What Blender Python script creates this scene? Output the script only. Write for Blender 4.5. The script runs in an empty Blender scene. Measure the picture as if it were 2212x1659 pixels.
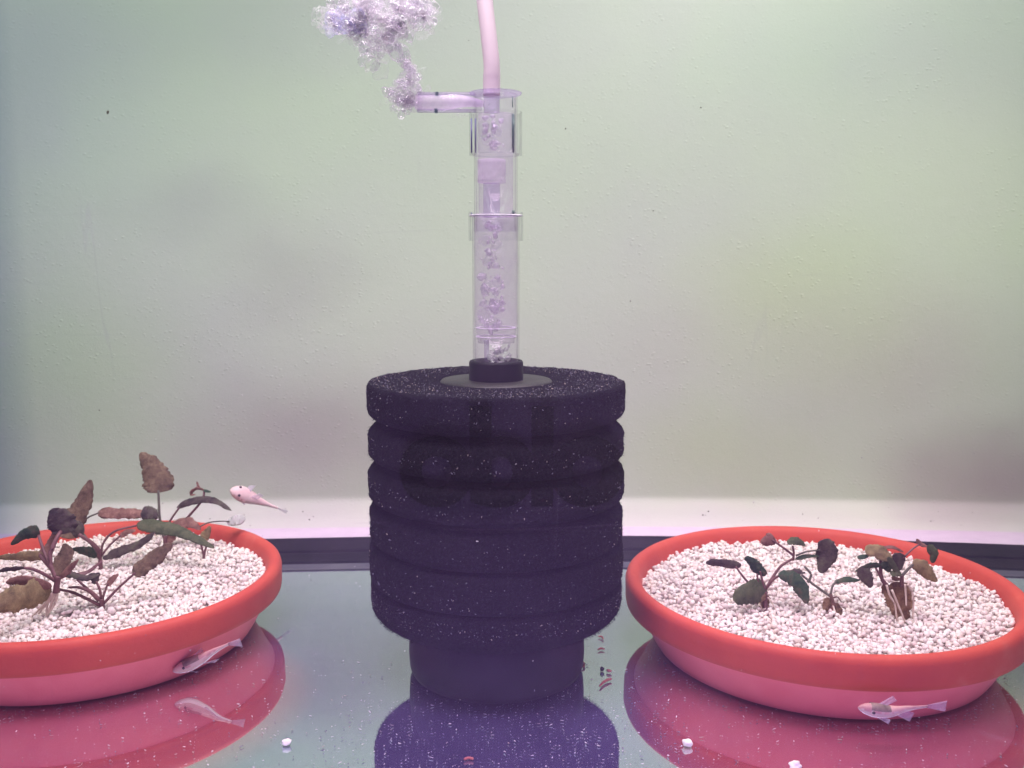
import bpy, math, random
import numpy as np
from mathutils import Vector, noise as mn
random.seed(7); rng = np.random.default_rng(7)
S = bpy.context.scene
COL = S.collection
S.unit_settings.scale_length = 0.1          # one unit is a decimetre

# ---------------------------------------------------------------- camera
F, PITCH, EYE = 2063.4, 0.1345, 1.9905      # focal length in pixels of a 2212 px wide picture
cam = bpy.data.objects.new('camera', bpy.data.cameras.new('camera'))
cam.data.sensor_width = 36; cam.data.lens = 36 * F / 2212
cam.data.clip_start = .02; cam.data.clip_end = 100
cam.location = (0, 0, EYE); cam.rotation_euler = (math.pi / 2 - PITCH, 0, 0)
cam.data.dof.use_dof = True; cam.data.dof.focus_distance = 4.3; cam.data.dof.aperture_fstop = 2.0
COL.objects.link(cam); S.camera = cam
# ---------------------------------------------------------------- world, lamps, exposure
W = bpy.data.worlds.new('World'); S.world = W; W.use_nodes = True
W.node_tree.nodes['Background'].inputs[0].default_value = (.55, .56, .62, 1)
W.node_tree.nodes['Background'].inputs[1].default_value = .36
S.view_settings.view_transform = 'Standard'; S.view_settings.look = 'None'
S.view_settings.exposure = 0; S.view_settings.gamma = 1

def area(name, loc, target, size, sizey, power, color, spread=180):
    l = bpy.data.lights.new(name, 'AREA'); l.shape = 'RECTANGLE'
    l.size = size; l.size_y = sizey; l.energy = power; l.color = color; l.spread = math.radians(spread)
    o = bpy.data.objects.new(name, l); COL.objects.link(o); o.location = loc
    o.rotation_euler = (Vector(target) - Vector(loc)).to_track_quat('-Z', 'Y').to_euler()
    return o
area('led_bar_lamp', (.2, 4.5, 6.3), (0, 4.7, 0), 6.6, .9, 150, (1, .85, .94), 112)
area('front_led_bar_lamp', (0, 2.2, 5.8), (0, 3.6, 0), 6.6, .7, 118, (1, .74, .96), 90)
area('wall_wash_fill', (-1.0, 3.6, 6.2), (-1.2, 7.3, 2.6), 13.0, .8, 205, (.82, 1, .80), 130)  # added greenish wash to light the wall evenly
area('ledge_glow_fill', (0, 6.75, 5.4), (0, 6.85, 0), 7.5, .25, 18, (1, .5, 1), 24)  # added pink strip that brightens the glow on the ledge
area('violet_bounce_fill', (0, 3.1, .06), (0, 5, .45), 5.4, .1, 6, (.42, .2, 1))  # added fill in place of LED light bounced up off the floor
area('cloth_fill', (0, .9, -2.6), (0, -.7, -.2), 3.0, .8, 34, (.80, .78, 1), 100)  # added low light on the cloth, feeds its reflected veil
def spot(name, loc, target, power, color, ang, blend=1.0, r=.3):
    l = bpy.data.lights.new(name, 'SPOT'); l.energy = power; l.color = color
    l.spot_size = math.radians(ang); l.spot_blend = blend; l.shadow_soft_size = r
    o = bpy.data.objects.new(name, l); COL.objects.link(o); o.location = loc
    o.rotation_euler = (Vector(target) - Vector(loc)).to_track_quat('-Z', 'Y').to_euler()
    return o
spot('yellow_green_fill_spot', (4.6, 4.6, 3.9), (2.6, 7.3, 1.25), 125, (.85, 1, .42), 66)  # added tint light for the green patch on the right of the wall
spot('green_fill_spot', (-4.2, 4.6, 3.9), (-2.0, 7.3, 1.0), 105, (.72, 1, .45), 70)  # likewise added, for the green patch on the left

# ---------------------------------------------------------------- helpers
CP, SP = math.cos(PITCH), math.sin(PITCH)
def ray(u, v):
    a = (u - 1106) / F; b = -(v - 829.5) / F
    return Vector((a, CP + b * SP, -SP + b * CP))
def at(u, v, Y):
    d = ray(u, v); return Vector((0, 0, EYE)) + d * (Y / d.y)
def onz(u, v, z):
    d = ray(u, v); return Vector((0, 0, EYE)) + d * ((z - EYE) / d.z)

def tag(o, label=None, cat=None, group=None, kind=None):
    if label: o['label'] = label
    if cat: o['category'] = cat
    if group: o['group'] = group
    if kind: o['kind'] = kind
    return o
def obj(name, verts, faces, mat=None, parent=None, smooth=True, mats=None, mi=None):
    me = bpy.data.meshes.new(name); me.from_pydata([tuple(v) for v in verts], [], faces); me.update()
    if smooth: me.polygons.foreach_set('use_smooth', [True] * len(me.polygons))
    for m in (mats or ([mat] if mat else [])): me.materials.append(m)
    if mi is not None: me.polygons.foreach_set('material_index', mi)
    o = bpy.data.objects.new(name, me); COL.objects.link(o)
    if parent: o.parent = parent; o.matrix_parent_inverse = PINV(parent)
    return o
def PINV(p):
    from mathutils import Matrix
    m = Matrix.Translation(p.location) @ p.rotation_euler.to_matrix().to_4x4()
    if p.parent: m = WM(p)
    return m.inverted()
def WM(p):
    from mathutils import Matrix
    m = Matrix.Translation(p.location) @ p.rotation_euler.to_matrix().to_4x4()
    return WM(p.parent) @ p.matrix_parent_inverse @ m if p.parent else m
def empty(name, loc, label, cat, group=None):
    o = bpy.data.objects.new(name, None); COL.objects.link(o); o.location = loc; o.empty_display_size = .1
    return tag(o, label, cat, group)
def grid(x0, x1, y0, y1, nx, ny, fn):
    vs = [fn(x0 + (x1 - x0) * i / nx, y0 + (y1 - y0) * j / ny) for j in range(ny + 1) for i in range(nx + 1)]
    fs = [(j * (nx + 1) + i, j * (nx + 1) + i + 1, (j + 1) * (nx + 1) + i + 1, (j + 1) * (nx + 1) + i) for j in range(ny) for i in range(nx)]
    return vs, fs
def box(x0, x1, y0, y1, z0, z1):
    v = [(x, y, z) for x in (x0, x1) for y in (y0, y1) for z in (z0, z1)]
    f = [(0, 1, 3, 2), (4, 6, 7, 5), (0, 4, 5, 1), (2, 3, 7, 6), (0, 2, 6, 4), (1, 5, 7, 3)]
    return v, f
def lathe(profile, n=96, c=(0, 0, 0), disp=None, closed=False):
    vs = []; fs = []
    for k, (r, z) in enumerate(profile):
        for i in range(n):
            a = 2 * math.pi * i / n
            p = Vector((r * math.cos(a), r * math.sin(a), z))
            if disp: p = disp(p, k)
            vs.append((p.x + c[0], p.y + c[1], p.z + c[2]))
    m = len(profile)
    for k in range(m if closed else m - 1):
        k2 = (k + 1) % m
        for i in range(n):
            j = (i + 1) % n
            fs.append((k * n + i, k * n + j, k2 * n + j, k2 * n + i))
    return vs, fs
def crom(pts, n):
    P = [Vector(p) for p in pts]
    if len(P) == 2: return [P[0].lerp(P[1], i / n) for i in range(n + 1)]
    Q = [2 * P[0] - P[1]] + P + [2 * P[-1] - P[-2]]
    out = []
    L = len(P) - 1
    for i in range(n + 1):
        t = i / n * L; k = min(int(t), L - 1); t -= k
        a, b, c, d = Q[k:k + 4]
        out.append(.5 * ((2 * b) + (c - a) * t + (2 * a - 5 * b + 4 * c - d) * t * t + (3 * b - a - 3 * c + d) * t ** 3))
    return out
def tube(pts, r, n=8, seg=14, rfun=None, cap=True):
    C = crom(pts, seg); vs = []; fs = []
    for i, p in enumerate(C):
        t = (C[min(i + 1, seg)] - C[max(i - 1, 0)]).normalized()
        a = t.cross(Vector((0, 0, 1)) if abs(t.z) < .9 else Vector((0, 1, 0))).normalized(); b = t.cross(a)
        rr = r * (rfun(i / seg) if rfun else 1)
        for k in range(n):
            g = 2 * math.pi * k / n
            vs.append(p + a * rr * math.cos(g) + b * rr * math.sin(g))
    for i in range(seg):
        for k in range(n):
            l = (k + 1) % n
            fs.append((i * n + k, i * n + l, (i + 1) * n + l, (i + 1) * n + k))
    if cap:
        fs.append(tuple(range(n))[::-1]); fs.append(tuple(seg * n + k for k in range(n)))
    return vs, fs
def join(parts):
    V = []; Fc = []
    for v, f in parts:
        o = len(V); V += list(v); Fc += [tuple(i + o for i in q) for q in f]
    return V, Fc
def ico(sub):
    import bmesh
    bm = bmesh.new(); bmesh.ops.create_icosphere(bm, subdivisions=sub, radius=1)
    v = np.array([x.co[:] for x in bm.verts]); f = np.array([[y.index for y in x.verts] for x in bm.faces]); bm.free()
    return v, f
def fromnp(name, V, T, mats, mi=None, parent=None, smooth=True):
    me = bpy.data.meshes.new(name)
    me.vertices.add(len(V)); me.vertices.foreach_set('co', V.astype(np.float32).ravel())
    me.loops.add(T.size); me.loops.foreach_set('vertex_index', T.astype(np.int32).ravel())
    me.polygons.add(len(T)); me.polygons.foreach_set('loop_start', np.arange(0, T.size, 3, dtype=np.int32))
    me.polygons.foreach_set('loop_total', np.full(len(T), 3, dtype=np.int32))
    if smooth: me.polygons.foreach_set('use_smooth', np.ones(len(T), dtype=bool))
    for m in mats: me.materials.append(m)
    if mi is not None: me.polygons.foreach_set('material_index', mi.astype(np.int32))
    me.update(); me.validate()
    o = bpy.data.objects.new(name, me); COL.objects.link(o)
    if parent: o.parent = parent; o.matrix_parent_inverse = PINV(parent)
    return o
def rotm(k):
    q = rng.normal(size=(k, 4)); q /= np.linalg.norm(q, axis=1)[:, None]
    w, x, y, z = q.T
    return np.stack([np.stack([1 - 2 * (y * y + z * z), 2 * (x * y - z * w), 2 * (x * z + y * w)], 1),
                     np.stack([2 * (x * y + z * w), 1 - 2 * (x * x + z * z), 2 * (y * z - x * w)], 1),
                     np.stack([2 * (x * z - y * w), 2 * (y * z + x * w), 1 - 2 * (x * x + y * y)], 1)], 1)
def scatter(name, P, size, mats, base, var=.25, aspect=(1, .8, .6), parent=None, smooth=True, nm=None, keepup=False):
    """many small lumps at the points P joined into one mesh"""
    bv, bf = base; k = len(P); R = rotm(k)
    V = np.repeat(bv[None], k, 0) * np.array(aspect)[None, None]
    V = V * (1 + rng.normal(size=(k, len(bv), 1)) * var)
    V = V * (1 + rng.normal(size=(k, 1, 3)) * .16)
    V = np.einsum('kij,kvj->kvi', R, V)
    if keepup: V[:, :, 2] *= .45
    V = V * np.asarray(size).reshape(-1, 1, 1) + np.asarray(P)[:, None]
    T = (bf[None] + (np.arange(k) * len(bv))[:, None, None]).reshape(-1, 3)
    mi = None
    if len(mats) > 1: mi = np.repeat(rng.integers(0, len(mats), k) if nm is None else nm, len(bf))
    return fromnp(name, V.reshape(-1, 3), T, mats, mi, parent, smooth)

# ---------------------------------------------------------------- materials
class M:
    def __init__(s, name):
        s.m = bpy.data.materials.new(name); s.m.use_nodes = True; s.t = s.m.node_tree; s.n = s.t.nodes; s.l = s.t.links
        s.b = s.n['Principled BSDF']; s.out = s.n['Material Output']
    def node(s, typ, **kw):
        n = s.n.new(typ)
        for k, v in kw.items():
            if k.startswith('i_'):
                key = k[2:]; key = int(key) if key.isdigit() else key.replace('_', ' ')
                n.inputs[key].default_value = v
            else: setattr(n, k, v)
        return n
    def link(s, a, b): s.l.new(a, b)
    def coords(s): return s.node('ShaderNodeTexCoord').outputs['Object']
    def noise(s, scale, detail=4, rough=.6, vec=None, dist=0):
        n = s.node('ShaderNodeTexNoise'); n.inputs['Scale'].default_value = scale; n.inputs['Detail'].default_value = detail
        n.inputs['Roughness'].default_value = rough; n.inputs['Distortion'].default_value = dist
        s.link(vec or s.coords(), n.inputs['Vector']); return n.outputs['Fac']
    def ramp(s, fac, stops):
        r = s.node('ShaderNodeValToRGB'); e = r.color_ramp.elements
        while len(e) < len(stops): e.new(.5)
        for x, (p, c) in zip(e, stops):
            x.position = p; x.color = tuple(c) + (1,) if len(c) == 3 else c
        s.link(fac, r.inputs[0]); return r.outputs[0]
    def math(s, op, a, b=None, clamp=False):
        n = s.node('ShaderNodeMath', operation=op, use_clamp=clamp)
        for i, x in enumerate((a, b)):
            if x is None: continue
            if hasattr(x, 'node'): s.link(x, n.inputs[i])
            else: n.inputs[i].default_value = x
        return n.outputs[0]
    def bump(s, h, strength, dist, prev=None):
        b = s.node('ShaderNodeBump'); b.inputs['Strength'].default_value = strength; b.inputs['Distance'].default_value = dist
        s.link(h, b.inputs['Height'])
        if prev: s.link(prev, b.inputs['Normal'])
        return b.outputs[0]
    def shader(s, sh): s.link(sh, s.out.inputs['Surface'])
    def schlick(s, f0, f90=1.0):
        lw = s.node('ShaderNodeLayerWeight'); lw.inputs[0].default_value = .5
        p = s.math('POWER', lw.outputs['Facing'], 5)
        return s.math('ADD', s.math('MULTIPLY', p, f90 - f0), f0, True)
    def mix(s, fac, a, b):
        n = s.node('ShaderNodeMixShader')
        if hasattr(fac, 'node'): s.link(fac, n.inputs[0])
        else: n.inputs[0].default_value = fac
        s.link(a, n.inputs[1]); s.link(b, n.inputs[2]); return n.outputs[0]
def c3(c): return tuple(c) + (1,)
def simple(name, c1, c2, scale=6, rough=.6, bump=0, bscale=40, spec=.4, trans=0):
    k = M(name); col = k.ramp(k.noise(scale), [(.35, c1), (.65, c2)]); k.link(col, k.b.inputs['Base Color'])
    k.b.inputs['Roughness'].default_value = rough; k.b.inputs['Specular IOR Level'].default_value = spec
    if bump: k.link(k.bump(k.noise(bscale, 6), bump, .01), k.b.inputs['Normal'])
    if trans:
        t = k.node('ShaderNodeBsdfTranslucent'); k.link(col, t.inputs[0])
        k.shader(k.mix(trans, k.b.outputs[0], t.outputs[0]))
    return k.m

def wall_mat():
    k = M('painted_wall'); co = k.coords()
    col = k.ramp(k.noise(.5, 3, .5), [(.35, (.56, .57, .53)), (.65, (.575, .625, .51))])
    k.link(col, k.b.inputs['Base Color']); k.b.inputs['Roughness'].default_value = .75
    v = k.node('ShaderNodeTexVoronoi', feature='SMOOTH_F1'); v.inputs['Scale'].default_value = 30; v.inputs['Smoothness'].default_value = .35
    mp = k.node('ShaderNodeMapping'); mp.inputs['Scale'].default_value = (.75, 1, 1.15); mp.inputs['Rotation'].default_value = (0, .5, 0)
    k.link(co, mp.inputs[0]); k.link(mp.outputs[0], v.inputs['Vector'])
    peb = k.ramp(v.outputs['Distance'], [(.0, (1, 1, 1)), (.34, (0, 0, 0))])
    msk = k.ramp(k.noise(9, 3, .6), [(.42, (0, 0, 0)), (.62, (1, 1, 1))])
    big = k.ramp(k.noise(1.1, 2, .5), [(.38, (.25, .25, .25)), (.6, (1, 1, 1))])
    h = k.math('MULTIPLY', k.math('MULTIPLY', peb, msk), big)
    n1 = k.bump(h, .5, .006)
    n1 = k.bump(k.noise(16, 5, .6), .12, .012, n1)
    k.link(k.bump(k.noise(60, 6, .7), .22, .006, n1), k.b.inputs['Normal'])
    return k.m
def floor_mat():
    k = M('tank_floor_backing')
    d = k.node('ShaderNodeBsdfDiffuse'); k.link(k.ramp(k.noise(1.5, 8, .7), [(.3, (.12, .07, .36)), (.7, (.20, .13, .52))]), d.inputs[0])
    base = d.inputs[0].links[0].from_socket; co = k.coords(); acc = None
    for cx, cy, rx in ((1.48, 3.95, 1.0), (-2.0, 4.05, 1.12)):      # pink painted into the floor to brighten the two pots' reflections
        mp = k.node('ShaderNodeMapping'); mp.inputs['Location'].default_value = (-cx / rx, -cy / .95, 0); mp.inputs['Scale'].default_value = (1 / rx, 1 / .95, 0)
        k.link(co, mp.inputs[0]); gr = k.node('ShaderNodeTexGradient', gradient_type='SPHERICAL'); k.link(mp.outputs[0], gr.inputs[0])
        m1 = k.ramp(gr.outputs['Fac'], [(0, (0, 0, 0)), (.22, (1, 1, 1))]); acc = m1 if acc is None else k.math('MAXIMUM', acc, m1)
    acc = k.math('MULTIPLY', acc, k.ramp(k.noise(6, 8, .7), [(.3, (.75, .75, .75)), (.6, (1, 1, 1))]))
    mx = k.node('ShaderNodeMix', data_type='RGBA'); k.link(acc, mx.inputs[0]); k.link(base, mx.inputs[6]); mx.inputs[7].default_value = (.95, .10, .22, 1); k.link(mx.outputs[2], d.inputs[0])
    g = k.node('ShaderNodeBsdfGlossy'); g.inputs['Color'].default_value = (.69, .83, .74, 1); g.inputs['Roughness'].default_value = .03
    k.shader(k.mix(.84, d.outputs[0], g.outputs[0])); return k.m
def glass_film(name, dust, dust_haze_col, ior, scratch=True, tint=(1, 1, 1), scale=1.5):  # dust also sets the reflected haze painted on the front pane
    k = M(name); co = k.coords()
    tr = k.node('ShaderNodeBsdfTransparent'); tr.inputs[0].default_value = c3(tint)
    di = k.node('ShaderNodeBsdfDiffuse'); di.inputs[0].default_value = c3(dust_haze_col)
    gl = k.node('ShaderNodeBsdfGlossy'); gl.inputs['Roughness'].default_value = .004; gl.inputs[0].default_value = (1, 1, 1, 1)
    f = k.ramp(k.noise(scale, 6, .65), [(.3, (dust * .5,) * 3), (.75, (dust * 1.5,) * 3)])
    if scratch:
        for rot, sc, th in ((.5, (.5, .5, 13), .012), (-.75, (13, .5, .35), .01), (.12, (.3, .5, 9), .008)):
            mp = k.node('ShaderNodeMapping'); mp.inputs['Rotation'].default_value = (0, rot, 0); mp.inputs['Scale'].default_value = sc
            k.link(co, mp.inputs[0]); nz = k.noise(1, 1, .3, mp.outputs[0], .15)
            a = k.math('ABSOLUTE', k.math('SUBTRACT', nz, .5))
            line = k.math('LESS_THAN', a, th * .35)
            msk = k.ramp(k.noise(1.3, 2), [(.56, (0, 0, 0)), (.64, (1, 1, 1))])
            f = k.math('ADD', f, k.math('MULTIPLY', k.math('MULTIPLY', line, msk), .06), True)
    tl = k.node('ShaderNodeBsdfTranslucent'); tl.inputs[0].default_value = c3(dust_haze_col)
    k.shader(k.mix(k.schlick(((ior - 1) / (ior + 1)) ** 2 * 1.8, .6), k.mix(f, tr.outputs[0], k.mix(.5, di.outputs[0], tl.outputs[0])), gl.outputs[0]))
    return k.m
def clear_plastic(name, tint, ior=1.35, milky=.06, mcol=(.75, .6, .9), edge=.5, mscale=8):
    k = M(name)
    tr = k.node('ShaderNodeBsdfTransparent'); lw = k.node('ShaderNodeLayerWeight'); lw.inputs[0].default_value = .5
    tc = k.ramp(lw.outputs['Facing'], [(.0, tint), (.7, tint), (.97, tuple(x * edge for x in tint))]); k.link(tc, tr.inputs[0])
    di = k.node('ShaderNodeBsdfDiffuse'); di.inputs[0].default_value = c3(mcol)
    gl = k.node('ShaderNodeBsdfGlossy'); gl.inputs['Roughness'].default_value = .05
    f = k.ramp(k.noise(mscale, 5, .6), [(.35, (milky * .3,) * 3), (.7, (milky * 1.7,) * 3)])
    tl = k.node('ShaderNodeBsdfTranslucent'); tl.inputs[0].default_value = c3(mcol)
    k.shader(k.mix(k.schlick(((ior - 1) / (ior + 1)) ** 2, .35), k.mix(f, tr.outputs[0], k.mix(.5, di.outputs[0], tl.outputs[0])), gl.outputs[0]))
    return k.m
def sponge_mat():
    k = M('black_sponge')
    col = k.ramp(k.noise(90, 5, .8), [(.45, (.006, .006, .010)), (.62, (.02, .019, .028)), (.72, (.07, .065, .085))])
    k.link(col, k.b.inputs['Base Color']); k.b.inputs['Roughness'].default_value = .95; k.b.inputs['Specular IOR Level'].default_value = .1
    k.link(k.bump(k.noise(55, 8, .8), 1, .03), k.b.inputs['Normal']); return k.m
def terracotta(name='red_terracotta', cs=((.53, .068, .058), (.61, .09, .066), (.65, .15, .12))):
    k = M(name)
    col = k.ramp(k.noise(3, 8, .65), [(.3, cs[0]), (.6, cs[1]), (.78, cs[2])])
    st = k.ramp(k.noise(70, 3, .6), [(.70, (0, 0, 0)), (.76, (1, 1, 1))]); mx = k.node('ShaderNodeMix', data_type='RGBA'); k.link(k.math('MULTIPLY', st, k.ramp(k.noise(2.2, 3), [(.45, (0, 0, 0)), (.6, (.8, .8, .8))])), mx.inputs[0]); k.link(col, mx.inputs[6]); mx.inputs[7].default_value = (.62, .36, .34, 1); col = mx.outputs[2]
    k.link(col, k.b.inputs['Base Color']); k.b.inputs['Roughness'].default_value = .55; k.b.inputs['Specular IOR Level'].default_value = .25
    k.link(k.bump(k.noise(45, 8, .7), .25, .01), k.b.inputs['Normal']); return k.m
def bubble_mat(name, alpha, col=(.95, .86, 1)):
    k = M(name)
    tr = k.node('ShaderNodeBsdfTransparent'); di = k.node('ShaderNodeBsdfDiffuse'); di.inputs[0].default_value = c3(col)
    tl = k.node('ShaderNodeBsdfTranslucent'); tl.inputs[0].default_value = c3(col)
    gl = k.node('ShaderNodeBsdfGlossy'); gl.inputs['Roughness'].default_value = .12; gl.inputs[0].default_value = c3((1, .95, 1))
    lw = k.node('ShaderNodeLayerWeight'); lw.inputs[0].default_value = .35
    f = k.math('MULTIPLY', k.math('ADD', lw.outputs['Facing'], .15), k.ramp(k.noise(14, 4, .7), [(.36, (0, 0, 0)), (.7, (alpha,) * 3)]), True)
    body = k.mix(.10, k.mix(.7, di.outputs[0], tl.outputs[0]), gl.outputs[0])
    k.shader(k.mix(f, tr.outputs[0], body)); return k.m
def foam_mat(name, alpha, col):
    k = M(name); tr = k.node('ShaderNodeBsdfTransparent'); di = k.node('ShaderNodeBsdfDiffuse'); di.inputs[0].default_value = c3(col)
    tl = k.node('ShaderNodeBsdfTranslucent'); tl.inputs[0].default_value = c3(col); gl = k.node('ShaderNodeBsdfGlossy'); gl.inputs['Roughness'].default_value = .28
    f = k.ramp(k.noise(22, 5, .7), [(.35, (alpha * .25,) * 3), (.6, (alpha,) * 3)])
    k.shader(k.mix(f, tr.outputs[0], k.mix(.3, k.mix(.6, di.outputs[0], tl.outputs[0]), gl.outputs[0]))); return k.m
def glassy_mat(name, col):
    k = M(name); tr = k.node('ShaderNodeBsdfTransparent'); tr.inputs[0].default_value = (.98, .97, .99, 1)
    di = k.node('ShaderNodeBsdfDiffuse'); di.inputs[0].default_value = c3(col); tl = k.node('ShaderNodeBsdfTranslucent'); tl.inputs[0].default_value = c3(col)
    gl = k.node('ShaderNodeBsdfGlossy'); gl.inputs['Roughness'].default_value = .08
    lw = k.node('ShaderNodeLayerWeight'); lw.inputs[0].default_value = .5
    f = k.math('MULTIPLY', k.math('POWER', lw.outputs['Facing'], 3), .5, True)
    k.shader(k.mix(.07, k.mix(f, tr.outputs[0], k.mix(.6, di.outputs[0], tl.outputs[0])), gl.outputs[0])); return k.m
def leaf_mat(name, c1, c2, c3_, trans=.4):
    k = M(name)
    c1, c2, c3_ = [tuple(min(.8, x * 2.7) for x in q) for q in (c1, c2, c3_)]
    col = k.ramp(k.noise(14, 9, .8), [(.36, c1), (.5, c2), (.64, c3_)])
    k.link(col, k.b.inputs['Base Color']); k.b.inputs['Roughness'].default_value = .7; k.b.inputs['Specular IOR Level'].default_value = .2
    k.link(k.bump(k.noise(38, 7, .75), .8, .014), k.b.inputs['Normal'])
    t = k.node('ShaderNodeBsdfTranslucent'); k.link(col, t.inputs[0]); k.shader(k.mix(trans, k.b.outputs[0], t.outputs[0]))
    return k.m
MW = wall_mat(); MFL = floor_mat(); MSP = sponge_mat(); MT = terracotta(); MTP = terracotta('underlit_terracotta', ((.80, .17, .21), (.86, .22, .26), (.88, .30, .32)))  # second terracotta paints upward light on the lower pot walls as paler pink
MBK = simple('black_plastic', (.008, .008, .012), (.016, .014, .02), 5, .5, 0, 40, .15)
MPLATE = simple('dull_black_cap', (.014, .013, .013), (.024, .021, .02), 8, .5, .3, 60)
MFR = simple('black_frame_trim', (.006, .006, .016), (.018, .015, .028), 3, .6, .4, 30, .12)
MEDGE = simple('glass_edge_seam', (.07, .066, .10), (.10, .095, .13), 4, .6)
MLEDGE = simple('pale_ledge', (.60, .53, .61), (.64, .57, .64), 7, .8, .4, 25)
MHOSE = simple('pink_airline', (.84, .72, .76), (.88, .77, .80), 4, .45, 0, 40, .4, .35)
MG = [simple('gravel_' + n, a, b, 30, .7, .3, 60) for n, a, b in (
    ('white', (.82, .72, .69), (.90, .81, .78)), ('cream', (.80, .68, .62), (.88, .77, .71)), ('pinkish', (.74, .58, .57), (.84, .71, .70)),
    ('snow', (.89, .82, .79), (.94, .88, .85)), ('greyish', (.66, .56, .55), (.76, .66, .65)))]
MFLK = [simple('flake_' + n, a, a, 30, .8) for n, a in (('beige', (.42, .34, .31)), ('lilac', (.22, .20, .27)), ('pale', (.75, .68, .72)), ('grey', (.12, .115, .14)))]
LB = leaf_mat('leaf_brown', (.055, .038, .03), (.105, .07, .052), (.16, .115, .08))
LD = leaf_mat('leaf_dark', (.03, .025, .03), (.06, .045, .045), (.085, .08, .06))
LR = leaf_mat('leaf_reddish', (.09, .045, .04), (.15, .08, .07), (.22, .13, .11))
LGN = leaf_mat('leaf_green', (.035, .04, .028), (.06, .068, .042), (.095, .09, .06))
LO = leaf_mat('leaf_olive', (.09, .07, .045), (.16, .12, .07), (.22, .17, .1), .4)
LP = leaf_mat('leaf_pale', (.35, .25, .28), (.45, .36, .36), (.5, .42, .4), .4)
LK = leaf_mat('leaf_dark_green', (.02, .035, .03), (.04, .06, .04), (.09, .06, .05))
LRT = leaf_mat('rotting_leaf', (.08, .045, .035), (.15, .095, .065), (.26, .19, .13), .5)
MST = simple('stem_red_brown', (.16, .07, .08), (.26, .13, .14), 12, .5, 0, 40, .3, .15)
MSG = simple('stem_grey_green', (.12, .11, .10), (.22, .20, .17), 12, .5, 0, 40, .3, .15)
MRT = simple('root_pale', (.6, .45, .4), (.78, .66, .58), 12, .6)
MRB = simple('root_brown', (.12, .06, .06), (.22, .12, .1), 12, .7)

# ---------------------------------------------------------------- the setting
def bow(x): return -.021 * (x - .25) ** 2
YB = 6.03
def wallpt(x, s):
    # s runs up the wall; the foot curves forward into the ledge
    if s < 0: return (x, 6.86 + bow(x) * .6 + s, 0)
    if s < .55:
        a = s / .55 * math.pi / 2
        return (x, 6.86 + bow(x) * .6 + .50 * math.sin(a), .105 * (1 - math.cos(a)) ** 1.4)
    return (x, 7.36 + bow(x) * .6, .105 + (s - .55))
v, f = grid(-7, 7, 0, 7, 28, 200, wallpt)
tag(obj('wall', v, f, MW), 'pale grey green textured wall behind the tank', kind='structure')
v, f = grid(-7, 7, 0, 1, 28, 2, lambda x, t: (x, YB + .56 + .2 * t + bow(x), 0) if t < 1 else wallpt(x, 0))
v = [(x, y, 0) for x, y, z in v]
tag(obj('ledge', v, f, MLEDGE), 'bright pink lit ledge between the tank and the wall', kind='structure')
# black trim lying along the back of the floor
def trim(x, k):
    prof = [(-.11, .001), (0, .004), (.03, .012), (.2, .012), (.235, .004), (.27, .012), (.56, .012), (.58, .006), (.58, -.05)]
    y, z = prof[k]; return (x, YB + y + bow(x), z)
vs = [trim(-7 + 14 * i / 40, k) for i in range(41) for k in range(9)]
fs = [(i * 9 + k, (i + 1) * 9 + k, (i + 1) * 9 + k + 1, i * 9 + k + 1) for i in range(40) for k in range(8)]
tag(obj('back_trim', vs, fs, MFR, smooth=False, mats=[MFR, MEDGE], mi=[1 if k == 0 else 0 for i in range(40) for k in range(8)]),
    'black frame trim along the back edge of the tank floor', 'trim')
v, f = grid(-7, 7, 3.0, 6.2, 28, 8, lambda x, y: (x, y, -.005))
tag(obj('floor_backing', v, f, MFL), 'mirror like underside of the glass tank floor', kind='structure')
v, f = grid(-7, 7, 3.0, YB, 28, 8, lambda x, y: (x, y + (bow(x) if y > 5.9 else 0), 0))
tag(obj('glass_floor', v, f, glass_film('floor_glass', .02, (.8, .55, .9), 1.12, True, (.97, 1, .99), 3)), 'clear glass floor of the tank with dusty film', kind='structure')
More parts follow.
